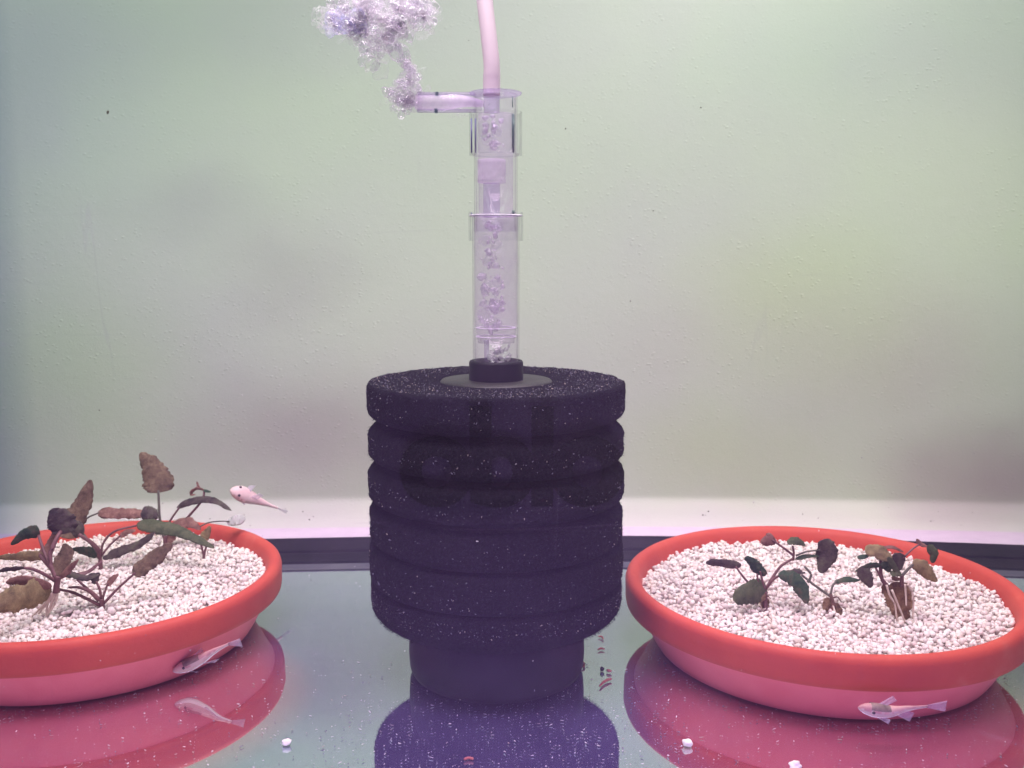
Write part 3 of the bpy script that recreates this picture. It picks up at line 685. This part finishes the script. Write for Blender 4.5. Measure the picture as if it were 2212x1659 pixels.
A.leaf(c_L1, [(930, 1260), (900, 1130), (830, 1010), (740, 905)], 26, LD, .1, .08, .22, .2, .6)
A.leaf(c_L3, [(870, 620), (960, 640), (1100, 600), (1280, 460)], 4, MST, 0, .1, .2)
A.leaf(c_L1, [(560, 1550), (700, 1480), (820, 1200)], 10, LR, .1, .12, .3)
# left pot: middle plant
B = Plant('aquatic_plant', c_L3, (1250, 590), 'L', 'tall brown plant in the left pot whose pointed leaf stands upright above the rim')
B.stem(c_L3, [(1250, 620), (1250, 520), (1245, 420)], .018, 0, 0, MST, 'crown')
B.stem(c_L3, [(1240, 430), (1220, 330), (1120, 230), (980, 140)], .017, 0, -.05)
B.leaf(c_L1, [(960, 1330), (1020, 1120), (1190, 850), (1318, 478)], 21, LB, -.05, .05, .15, .15, .62, label='pointed brown leaf standing upright')
B.leaf(c_L1, [(1230, 1210), (1000, 1180), (900, 1100), (960, 950)], 17, LD, -.04, 0, .3, .2)
B.stem(c_L3, [(1250, 420), (1290, 240), (1430, 100), (1700, 30)], .009, 0, .05)
B.leaf(c_L2, [(150, 1110), (420, 1150), (720, 1210), (960, 1310), (1265, 1465)], 13, LGN, .05, -.05, .25, .4, .5)
B.stem(c_L3, [(1265, 400), (1380, 260), (1510, 150)], .008, 0, .03)
B.leaf(c_L3, [(1490, 165), (1580, 110), (1690, 90)], 5.5, LR, .03, .03, .3)
B.leaf(c_L3, [(1280, 440), (1480, 355), (1730, 260), (1930, 110)], 8.5, LD, 0, 0, .5, .35)
B.stem(c_L1, [(1440, 1560), (1240, 1300), (1170, 1160), (1270, 1030), (1440, 955)], .008, 0, .12, MSG)
B.leaf(c_L1, [(1420, 950), (1700, 960), (2000, 965), (2290, 1030)], 11, LR, .12, .1, .5, .4, .6)
B.leaf(c_L1, [(2050, 950), (2180, 960), (2290, 1010)], 14, LD, .09, .1, .5, .3)
B.leaf(c_L3, [(1230, 400), (1100, 360), (900, 320)], 9, LK, 0, .02, .2, .4)
# left pot: front middle plant
C = Plant('aquatic_plant', c_L3, (1270, 1110), 'L', 'small red stemmed plant rooted nearest the front rim of the left pot')
C.stem(c_L3, [(1265, 1150), (1270, 1060), (1265, 940)], .02, 0, 0, MST, 'crown')
C.stem(c_L3, [(1290, 1000), (1470, 810), (1680, 620)], .009, 0, .05)
C.leaf(c_L3, [(1660, 640), (1810, 520), (1960, 400), (2140, 250)], 16, LB, .05, .15, .35, .25, .7)
C.stem(c_L3, [(1275, 940), (1310, 840), (1345, 750)], .008)
C.leaf(c_L3, [(1335, 780), (1390, 700), (1475, 635)], 5.5, LR, 0, .02, .15)
C.stem(c_L3, [(1260, 930), (1240, 820), (1195, 725)], .009)
C.leaf(c_L3, [(1205, 745), (1150, 680), (1050, 690)], 8, LD, 0, .02, .3)
C.stem(c_L3, [(1235, 960), (1120, 850), (980, 800), (850, 800)], .015, 0, -.05, None, 'stem', .4)
C.stem(c_L3, [(1240, 1020), (1080, 940), (900, 860), (740, 825)], .011, 0, -.05)
C.stem(c_L3, [(1225, 940), (1080, 810), (955, 700)], .009)
C.leaf(c_L3, [(1250, 640), (1190, 660), (1090, 690), (1000, 690)], 6, LD, .05, .0, .4)
# left pot: back middle plant
Ep = Plant('aquatic_plant', c_L2, (560, 1480), 'L', 'plant behind the others in the left pot, with one tall oval leaf')
Ep.stem(c_L2, [(560, 1500), (555, 1400), (545, 1290)], .018, 0, 0, MST, 'crown')
Ep.stem(c_L2, [(540, 1320), (480, 1080), (465, 850), (455, 630)], .012, 0, 0, MSG)
Ep.leaf(c_L2, [(458, 665), (440, 500), (350, 280), (195, 85)], 25, LB, 0, .05, .12, .12, .52, label='tall oval brown leaf with a bitten tip')
Ep.stem(c_L2, [(560, 1200), (640, 1050), (760, 880)], .009, 0, 0)
Ep.leaf(c_L2, [(725, 880), (900, 800), (1130, 760), (1320, 800), (1515, 925)], 6.5, LD, 0, -.03, .7, .3, .8)
Ep.stem(c_L2, [(720, 1200), (900, 1000), (1050, 830), (1110, 720), (1120, 640)], .010, 0, 0)
Ep.leaf(c_L2, [(1120, 630), (1030, 600), (950, 640), (935, 690), (1000, 690)], 3, LR, 0, 0, .5)
Ep.leaf(c_L2, [(1110, 625), (1160, 640), (1220, 655)], 2.5, LK, 0, 0, .5)
Ep.leaf(c_L2, [(1050, 610), (1030, 560), (1015, 500)], 2.5, LR, 0, 0, .4)
Ep.leaf(c_L2, [(620, 1180), (780, 1110), (920, 1100), (1070, 1200)], 10, LR, -.03, -.03, .3, .3)
Ep.stem(c_L2, [(1050, 1160), (1180, 1100), (1330, 1080), (1490, 1080)], .006, 0, .05, MSG)
Ep.leaf(c_L2, [(1450, 1095), (1560, 1070), (1640, 1050), (1720, 1040)], 10, LP, .05, .08, .5, .3, .9, label='pale torn leaf hanging over the back rim')
Ep.leaf(c_L2, [(560, 1400), (640, 1290), (620, 1200)], 9, LR, 0, 0, .4)
# left pot: back right sprig
D = Plant('aquatic_plant', c_L2, (1120, 1650), 'L', 'thin two stalked sprig behind the others, right side of the left pot')
D.stem(c_L2, [(1120, 1700), (1110, 1560), (1065, 1380)], .010, 0, 0, MST)
D.stem(c_L2, [(1115, 1590), (1140, 1480), (1165, 1420)], .009, 0, 0, MST)
D.leaf(c_L2, [(1060, 1400), (1130, 1290), (1210, 1150)], 9, LO, 0, 0, .2, .3)

# right pot
Fp = Plant('aquatic_plant', c_R4, (1000, 1090), 'R', 'green plant with a mottled round leaf, leftmost in the right pot')
Fp.stem(c_R4, [(1000, 1120), (990, 1000), (990, 850)], .016, 0, 0, MST, 'crown')
Fp.leaf(c_R4, [(1005, 900), (980, 1000), (990, 1140)], 10, LRT, 0, 0, .5, .2)
Fp.stem(c_R4, [(990, 900), (930, 1000), (960, 1100)], .006, 0, -.02, MRT, 'root', .5)
Fp.stem(c_R4, [(1020, 920), (1080, 1000), (1120, 1090)], .006, 0, -.02, MRT, 'root', .5)
Fp.leaf(c_R4, [(1010, 830), (880, 850), (720, 900), (590, 960)], 21, LGN, 0, -.08, .2, .2, .7, label='mottled round green and brown leaf')
Fp.leaf(c_R4, [(1000, 900), (880, 950), (740, 960)], 8, LRT, -.01, -.04, .3, .3)
Fp.stem(c_R4, [(985, 830), (960, 740), (925, 600)], .008)
Fp.stem(c_R4, [(950, 800), (900, 720), (888, 630)], .007)
Fp.leaf(c_R4, [(1000, 645), (900, 570), (820, 480), (735, 425)], 10.5, LK, 0, .03, .3, .3)
Fp.stem(c_R4, [(950, 840), (780, 740), (620, 540)], .008)
Fp.leaf(c_R4, [(690, 525), (540, 510), (390, 490), (250, 495)], 8.5, LD, 0, .05, .1, .2)
Fp.stem(c_R4, [(1000, 820), (1080, 680), (1190, 530), (1330, 445)], .010, 0, .05)
Fp.stem(c_R4, [(1335, 460), (1345, 370), (1330, 280)], .008, .05, .05)
Fp.leaf(c_R4, [(1262, 245), (1370, 215), (1485, 270)], 7.5, LGN, .05, .05, .4, .4, .9)
Fp.stem(c_R4, [(1340, 400), (1220, 310), (1070, 205)], .008, .05, .06)
Fp.leaf(c_R4, [(1100, 170), (1030, 215), (930, 240)], 12, LR, .06, .06, .15, .2, .6)
Fp.stem(c_R4, [(1370, 405), (1500, 355), (1670, 335)], .007, .05, .05, MSG)
Fp.leaf(c_R4, [(1370, 445), (1500, 410), (1660, 410)], 4, LK, .05, .05, .2)
Fp.leaf(c_R4, [(1700, 205), (1760, 340), (1730, 480), (1680, 620)], 19, LD, .05, .03, .15, .15, .8, label='dark kite shaped leaf')
Fp.stem(c_R4, [(1010, 800), (1090, 700), (1180, 645)], .010, 0, -.02)
Fp.leaf(c_R4, [(1150, 640), (1310, 670), (1430, 790), (1515, 1000)], 14.5, LK, -.02, -.08, .25, .25, 1.1)
Fp.leaf(c_R4, [(1240, 645), (1370, 600), (1485, 620)], 6, LD, 0, 0, .4)
Fp.stem(c_R4, [(1430, 970), (1390, 1080), (1330, 1180)], .005, 0, 0, MRT, 'root', .5)
Gp = Plant('aquatic_plant', c_R4, (1850, 1120), 'R', 'sparse plant on a brown root clump, centre of the right pot')
Gp.stem(c_R4, [(1850, 1150), (1840, 1020), (1800, 880)], .014, 0, 0, MRB, 'crown')
for L in ([(1800, 940), (1760, 1000), (1730, 1100)], [(1850, 1000), (1900, 1090), (1930, 1180)], [(1820, 950), (1800, 1070), (1840, 1180)]):
    Gp.leaf(c_R4, L, 8, LRT if L[0][0] != 1820 else LR, 0, -.03, .6, .3, name='withered_leaf')
Gp.stem(c_R4, [(1825, 1000), (1860, 1110), (1915, 1220)], .007, 0, -.05, MRT, 'root', .6)
Gp.stem(c_R4, [(1830, 930), (1890, 920), (1940, 985)], .006, 0, -.02, MRB, 'root', .5)
Gp.stem(c_R4, [(1800, 910), (1600, 770), (1440, 640)], .009, 0, .05, MSG)
Gp.stem(c_R4, [(1520, 740), (1560, 640), (1480, 540)], .009, .03, .04, MSG)
Gp.stem(c_R4, [(1805, 880), (1830, 780), (1880, 720)], .008, 0, .02, MSG)
Gp.leaf(c_R5, [(275, 735), (420, 700), (590, 710)], 5.5, LK, .02, .05, .2)
Hp = Plant('aquatic_plant', c_R5, (1110, 1240), 'R', 'bushy green plant standing on long pale roots, rightmost in the right pot')
Hp.leaf(c_R5, [(1080, 730), (1085, 900), (1095, 1080), (1110, 1250)], 25, LRT, .02, 0, .2, .1, .7, name='rotting_leaf', label='orange brown rotting leaf among the roots')
Hp.leaf(c_R5, [(900, 740), (920, 850), (960, 960)], 8, LRT, .02, 0, .3, name='rotting_leaf')
for L in ([(920, 770), (960, 900), (1020, 1010), (1050, 1220)], [(985, 830), (1060, 1010), (1110, 1130), (1150, 1240)], [(1150, 760), (1160, 900), (1166, 1030)], [(1240, 860), (1255, 980), (1243, 1190)], [(1180, 760), (1240, 860), (1240, 960)]):
    Hp.stem(c_R5, L, .007, -.04, -.05, MRT, 'root', .7)
Hp.stem(c_R5, [(930, 790), (860, 690), (845, 560), (850, 440)], .013, 0, .02, MST, 'stem')
Hp.stem(c_R5, [(860, 700), (830, 640), (785, 560)], .008, 0, 0)
Hp.stem(c_R5, [(1110, 790), (1110, 700), (1115, 640)], .014, 0, 0)
Hp.leaf(c_R5, [(650, 345), (790, 340), (900, 400), (990, 450)], 13, LO, .02, 0, .15, .3, .8)
Hp.leaf(c_R5, [(880, 300), (1000, 300), (1130, 360)], 3, LR, .03, .03, .2)
Hp.leaf(c_R5, [(555, 430), (630, 415), (710, 400)], 4.5, LK, .02, .02, .1)
Hp.leaf(c_R5, [(850, 530), (720, 530), (530, 600)], 5.5, LK, 0, 0, .2)
Hp.leaf(c_R5, [(590, 545), (660, 650), (730, 800)], 13, LD, 0, -.02, .1, .2, .85)
Hp.leaf(c_R5, [(1060, 370), (1070, 470), (1070, 590)], 11.5, LD, 0, 0, .3, .2)
Hp.leaf(c_R5, [(870, 480), (930, 530), (950, 610)], 10.5, LK, 0, 0, .4, .2)
Hp.leaf(c_R5, [(940, 420), (1010, 540), (1080, 640)], 6, LGN, -.02, -.02, .3, .2)
Hp.leaf(c_R5, [(970, 640), (1040, 615), (1110, 650)], 6.5, LGN, -.02, -.02, .2)
Hp.leaf(c_R5, [(980, 680), (1040, 690), (1100, 700)], 4, LR, 0, 0, .4)
Hp.stem(c_R5, [(1115, 650), (1180, 580), (1250, 510)], .010, 0, 0, MSG)
Hp.leaf(c_R5, [(1240, 495), (1350, 540), (1440, 620), (1545, 725)], 14, LO, 0, 0, .1, .2, .75)
Hp.stem(c_R5, [(1120, 440), (1220, 340), (1330, 260)], .006, 0, .05)
Hp.leaf(c_R5, [(1290, 200), (1350, 260), (1430, 290)], 4, LR, .05, .05, .3)
Hp.leaf(c_R5, [(1430, 285), (1510, 370), (1490, 495)], 9, LGN, .05, .04, .15)

# ---------------------------------------------------------------- fish
MFI = None
def fish_mat():
    k = M('albino_fish')
    col = k.ramp(k.noise(10, 4, .6), [(.3, (.72, .46, .46)), (.7, (.86, .66, .64))]); k.link(col, k.b.inputs['Base Color'])
    k.b.inputs['Roughness'].default_value = .4; k.b.inputs['Subsurface Weight'].default_value = .3; k.b.inputs['Subsurface Radius'].default_value = (.05, .02, .02); k.b.inputs['Subsurface Scale'].default_value = .3
    k.link(k.bump(k.noise(60, 4), .3, .004), k.b.inputs['Normal'])
    t = k.node('ShaderNodeBsdfTransparent'); k.shader(k.mix(.24, k.b.outputs[0], t.outputs[0])); return k.m
def fin_mat():
    k = M('fish_fin'); d = k.node('ShaderNodeBsdfDiffuse'); d.inputs[0].default_value = (.85, .75, .9, 1)
    t = k.node('ShaderNodeBsdfTransparent'); tl = k.node('ShaderNodeBsdfTranslucent'); tl.inputs[0].default_value = (.85, .72, .9, 1)
    k.shader(k.mix(.32, t.outputs[0], k.mix(.4, d.outputs[0], tl.outputs[0]))); return k.m
MFI = fish_mat(); MFN = fin_mat(); MEY = simple('fish_eye', (.05, .03, .05), (.09, .05, .08), 5, .2)
MPN = simple('fish_back', (.50, .24, .26), (.68, .40, .38), 14, .5, .2, 60); MBL = simple('fish_belly', (.88, .80, .90), (.94, .88, .96), 9, .35); MDK = simple('fish_dark_patch', (.16, .11, .11), (.34, .22, .21), 22, .5); MBK2 = simple('fish_back_pale', (.78, .50, .55), (.88, .66, .68), 14, .5)
def fish(label, spine, up, hmax, wmax, tailfan, fins, eyes, group='albino catfish', back=None):
    """spine: world points nose to tail root; tailfan: two tip points; fins: list of triangles fans"""
    t = empty('fish', spine[0], label, 'fish', group); n = 26; C = crom(spine, n); K = 20; vs = []; fs = []
    up = Vector(up).normalized()
    def prof(s): # height share along the body
        pr = [(0, .12), (.04, .42), (.12, .74), (.25, .98), (.35, 1), (.5, .82), (.7, .5), (.88, .28), (1, .22)]
        for (a, x), (b, y) in zip(pr, pr[1:]):
            if s <= b: q = (s - a) / (b - a); q = q * q * (3 - 2 * q) * .5 + q * .5; return x + (y - x) * q
        return .2
    frames = []
    for i, p in enumerate(C):
        T = (C[min(i + 1, n)] - C[max(i - 1, 0)]).normalized(); side = T.cross(up).normalized(); u2 = side.cross(T)
        h = hmax * prof(i / n); w = wmax * prof(i / n) * (1 if i / n < .5 else 1 - (i / n - .5) * .9)
        frames.append((p, T, side, u2, h, w))
        for k in range(K):
            a = 2 * math.pi * k / K; cz = math.sin(a); cz = cz * (1 if cz > 0 else .78)
            vs.append(p + side * w * math.cos(a) + u2 * h * cz)
    for i in range(n):
        for k in range(K):
            l = (k + 1) % K; fs.append((i * K + k, i * K + l, (i + 1) * K + l, (i + 1) * K + k))
    fs.append(tuple(range(K))[::-1]); fs.append(tuple(n * K + k for k in range(K)))
    mi = []
    for i in range(n):
        for k in range(K):
            a = math.sin(2 * math.pi * (k + .5) / K) + .12 * mn.noise(Vector((i * .7, k * 1.0, hmax * 90))); mi.append(3 if (a > .55 and .18 < i / n < .5 and back is None) else (1 if a > .45 else (2 if a < -.35 else 0)))
    mi += [0, 0]
    body = obj('body', vs, fs, None, t, True, [MFI, MPN if back is None else back, MBL, MDK], mi)
    def fin(name, base0, base1, tip0, tip1, nn=6):
        vs = []; 
        for i in range(nn + 1):
            a = i / nn
            b = base0.lerp(base1, a); e = tip0.lerp(tip1, a)
            e = b.lerp(e, .86 + .14 * (1 if i % 2 == 0 else .7))
            for j in range(4): vs.append(b.lerp(e, j / 3) + Vector((0, .002 * math.sin(i * 2.2 + j), 0)))
        fs = [(i * 4 + j, (i + 1) * 4 + j, (i + 1) * 4 + j + 1, i * 4 + j + 1) for i in range(nn) for j in range(3)]
        o = obj(name, vs, fs, MFN, t); m = o.modifiers.new('thickness', 'SOLIDIFY'); m.thickness = .0015
    p, T, sd, u2, h, w = frames[-1]
    fin('tail_fin', p + u2 * h, p - u2 * h, tailfan[0], tailfan[1], 8)
    for nme, s0, s1, ang, t0, t1 in fins:
        i0, i1 = int(s0 * n), int(s1 * n)
        def edge(i):
            p, T, sd, u2, h, w = frames[i]; return p + (sd * w * math.cos(ang) + u2 * h * math.sin(ang)) * .9
        fin(nme, edge(i0), edge(i1), t0, t1)
    ev, ef = ico(2)
    for s, ang, r in eyes:
        p, T, sd, u2, h, w = frames[int(s * n)]
        c = p + (sd * w * math.cos(ang) + u2 * h * math.sin(ang)) * .97
        fromnp('eye', ev * r + np.array(c[:]), ef, [MEY], None, t)
    # blush on the gill cover
    return t
def fA(x, y, Y): return at(351.1 + .0992 * x, 1344.1 + .0992 * y, Y)
Y1 = 4.24
fish('pale pink catfish nosing down beside the left pot, just under its rim', [fA(225, 1070, Y1 - .03), fA(520, 960, Y1), fA(850, 800, Y1 + .01), fA(1150, 620, Y1 + .01), fA(1430, 480, Y1 + .02)], (-.25, -.42, .9), .036, .030,
     (fA(1690, 350, Y1 + .02), fA(1750, 540, Y1 + .02)),
     [('dorsal_fin', .32, .5, 1.4, fA(850, 550, Y1 + .03), fA(900, 620, Y1 + .03)), ('pectoral_fin', .3, .42, -.6 - math.pi / 2, fA(1250, 790, Y1 - .05), fA(1150, 880, Y1 - .05)), ('pelvic_fin', .2, .3, -1.6, fA(800, 1080, Y1), fA(720, 1100, Y1))],
     [(.22, math.pi - .5, .0065), (.22, .5, .0065)])
def fB(x, y, Y): return at(1810.4 + .1488 * x, 1453.8 + .1488 * y, Y)
Y2 = 3.62
fish('pale catfish with whitish tail swimming level below the rim of the right pot', [fB(292, 500, Y2), fB(500, 540, Y2), fB(750, 560, Y2), fB(1000, 520, Y2), fB(1290, 485, Y2 + .02)], (0, -.35, .95), .033, .028,
     (fB(1590, 400, Y2 + .02), fB(1560, 565, Y2 + .02)),
     [('dorsal_fin', .3, .45, 1.5, fB(800, 330, Y2 + .02), fB(860, 400, Y2 + .02)), ('pectoral_fin', .28, .4, -1.7, fB(740, 745, Y2 - .03), fB(770, 680, Y2 - .03)), ('anal_fin', .58, .78, -1.6, fB(1040, 705, Y2), fB(1110, 580, Y2))],
     [(.24, math.pi - .35, .0065), (.24, .35, .0065)])
def fC(x, y, Y): return at(471.8 + .0744 * x, 1020.4 + .0744 * y, Y)
Y3 = 5.75
fish('hazy pink catfish swimming in open water behind the left pot', [fC(335, 520, Y3 - .08), fC(620, 610, Y3 - .04), fC(950, 740, Y3), fC(1350, 900, Y3 + .04), fC(1720, 1040, Y3 + .08)], (.2, -.8, .6), .042, .050,
     (fC(2020, 1120, Y3 + .1), fC(1960, 1200, Y3 + .1)),
     [('pectoral_fin', .22, .36, .3, fC(900, 370, Y3), fC(1090, 370, Y3)), ('pectoral_fin', .22, .36, math.pi - .3, fC(680, 900, Y3), fC(760, 960, Y3)), ('dorsal_fin', .45, .6, 1.2, fC(1200, 600, Y3 - .03), fC(1320, 680, Y3 - .03))],
     [(.2, .9, .009), (.2, math.pi - .9, .009)], back=MBK2)

# ---------------------------------------------------------------- things lying on the floor
for (u, v_), lab, r in (((619, 1603), 'white pebble alone on the glass floor beside the left pot reflection', .017), ((1485, 1605), 'white pebble lying over the red reflection of the right pot', .020), ((1718, 1653), 'white pebble cut by the bottom of the frame', .022)):
    p = onz(u, v_, .01); bv, bf = ico(3)
    d = np.array([mn.noise(Vector(x) * 1.3 + Vector((u, 0, 0))) for x in bv]); q = bv * np.array((1.1, .9, .8)) * r * (1 + .45 * d[:, None]); q[:, 2] = np.maximum(q[:, 2], -.009)
    o = fromnp('pebble', q, bf, [MG[3]]); o.location = p; tag(o, lab, 'pebble', 'loose pebbles on the tank floor')
def fW(x, y): return 1206.9 + .16534 * x, 1316.6 + .16534 * y
MWM = simple('worm_red', (.55, .12, .12), (.75, .3, .28), 20, .5, 0, 40, .4, .3)
worms = [([(512, 525), (550, 508), (600, 518)], 'short red bloodworm bent like a bow on the floor right of the filter', .005),
         ([(515, 350), (560, 355), (585, 385)], 'red bloodworm nearest the sponge edge', .0045),
         ([(535, 1000), (590, 945), (650, 915), (692, 908)], 'longest pink bloodworm lying on the floor right of the filter', .0065),
         ([(292, 680), (330, 700), (325, 740), (290, 750)], 'hooked red bloodworm touching the filter base', .0055),
         ([(630, 790), (655, 800), (690, 805)], 'stubby dark red bloodworm beside the small dark snail', .007)]
for L, lab, r in worms:
    P = [onz(*fW(*q), r) for q in L]; v, f = tube(P, r, 8, 14, lambda t: .6 + .4 * math.sin(math.pi * t)); tag(obj('worm', v, f, MWM), lab, 'worm', 'bloodworms on the tank floor')
p = onz(*fW(565, 778), .008); bv, bf = ico(2)
o = fromnp('snail', bv * np.array((.011, .009, .012)) * (1 + .12 * np.sin(bv[:, :1] * 9)), bf, [simple('snail_dark', (.03, .05, .05), (.07, .09, .07), 20, .4)]); o.location = p; tag(o, 'tiny dark round snail among the bloodworms', 'snail')
P = [onz(1008, 1428, .01), onz(1000, 1424, .01)]
worm2 = [([(1003, 1640), (1012, 1637), (1022, 1639)], 'small pink worm on the filter reflection at the bottom')]
P = [onz(*q, .005) for q in worm2[0][0]]; v, f = tube(P, .005, 8, 10); tag(obj('worm', v, f, MWM), worm2[0][1], 'worm', 'bloodworms on the tank floor')
# dust and crumbs on the floor glass
P = []; sz = []; nm = []
def addf(n, y0, y1, s, mats, xr=(-2.4, 2.4)):
    for q in range(n):
        P.append((random.uniform(*xr), y0 + (y1 - y0) * random.random() ** 1.3, .002)); sz.append(s * (.25 + random.random() ** 4)); nm.append(random.choice(mats))
addf(2600, 3.45, 4.5, .0055, (1, 2, 2, 0)); addf(500, 4.3, 6.0, .005, (1, 3, 2)); addf(1500, 3.4, 4.1, .0055, (2, 1, 1), (-.8, .75))
for q in range(120):
    u, v_ = fW(random.uniform(330, 700), random.uniform(300, 1200)); w = onz(u, v_, .003); P.append(w[:]); sz.append(.003 * random.random() + .001); nm.append(random.choice((3, 0)))
for key in 'RL':      # a ring of dust round each pot foot
    cx, cy = POT[key]
    for q in range(520):
        a = random.uniform(math.pi, 2 * math.pi); r = Rb + .02 + abs(random.gauss(0, .05)); P.append((cx + r * math.cos(a), cy + r * math.sin(a), .003)); sz.append(.0015 + .0045 * random.random() ** 2); nm.append(random.choice((0, 2, 1)))
tag(scatter('floor_dust', np.array(P), np.array(sz), MFLK, ico(1), .3, (1.3, .5, .3), None, False, np.array(nm), True), 'pale dust and crumbs scattered on the glass floor', 'dust', kind='stuff')
# specks hanging in the water and on the wall
P = [at(u, v_, Y)[:] for u, v_, Y in [(233, 243, 6.0), (215, 886, 6.0), (486, 800, 6.0), (1222, 278, 6.0), (1514, 232, 6.0), (1362, 650, 6.0), (1516, 575, 6.0), (1412, 455, 6.0), (1013, 87, 6.0)] + [(random.uniform(100, 2150), random.gauss(1120, 16), 6.3) for _ in range(50)]]
tag(scatter('dark_specks', np.array(P), np.array([.010, .006, .005, .006, .006, .006, .004, .006, .005] + [.002 + .0045 * random.random() ** 2 for _ in range(50)]), [simple('speck_brown', (.07, .06, .03), (.1, .09, .05))], ico(1), .2), 'dark specks of debris drifting in front of the wall', 'debris', kind='stuff')
P = [at(random.uniform(0, 2212), random.uniform(850, 1659), random.uniform(3.1, 3.6)) for _ in range(170)] + [at(1862, 988, 5.9)]
P = [p[:] for p in P]
tag(scatter('drifting_particles', np.array(P), np.array([.0012 + .002 * random.random() ** 3 for _ in range(170)] + [.008]), [MFLK[2], MFLK[1]], ico(1), .2, (1.3, .6, .5)), 'fine pale particles drifting in the water', 'particles', kind='stuff')

S.cycles.use_adaptive_sampling = True; S.cycles.adaptive_threshold = .02; S.cycles.transparent_max_bounces = 24; S.cycles.max_bounces = 6; S.cycles.transmission_bounces = 8; S.cycles.glossy_bounces = 4; S.cycles.diffuse_bounces = 3
S.cycles.use_denoising = True; S.cycles.caustics_reflective = True; S.cycles.caustics_refractive = False; S.cycles.sample_clamp_indirect = 6
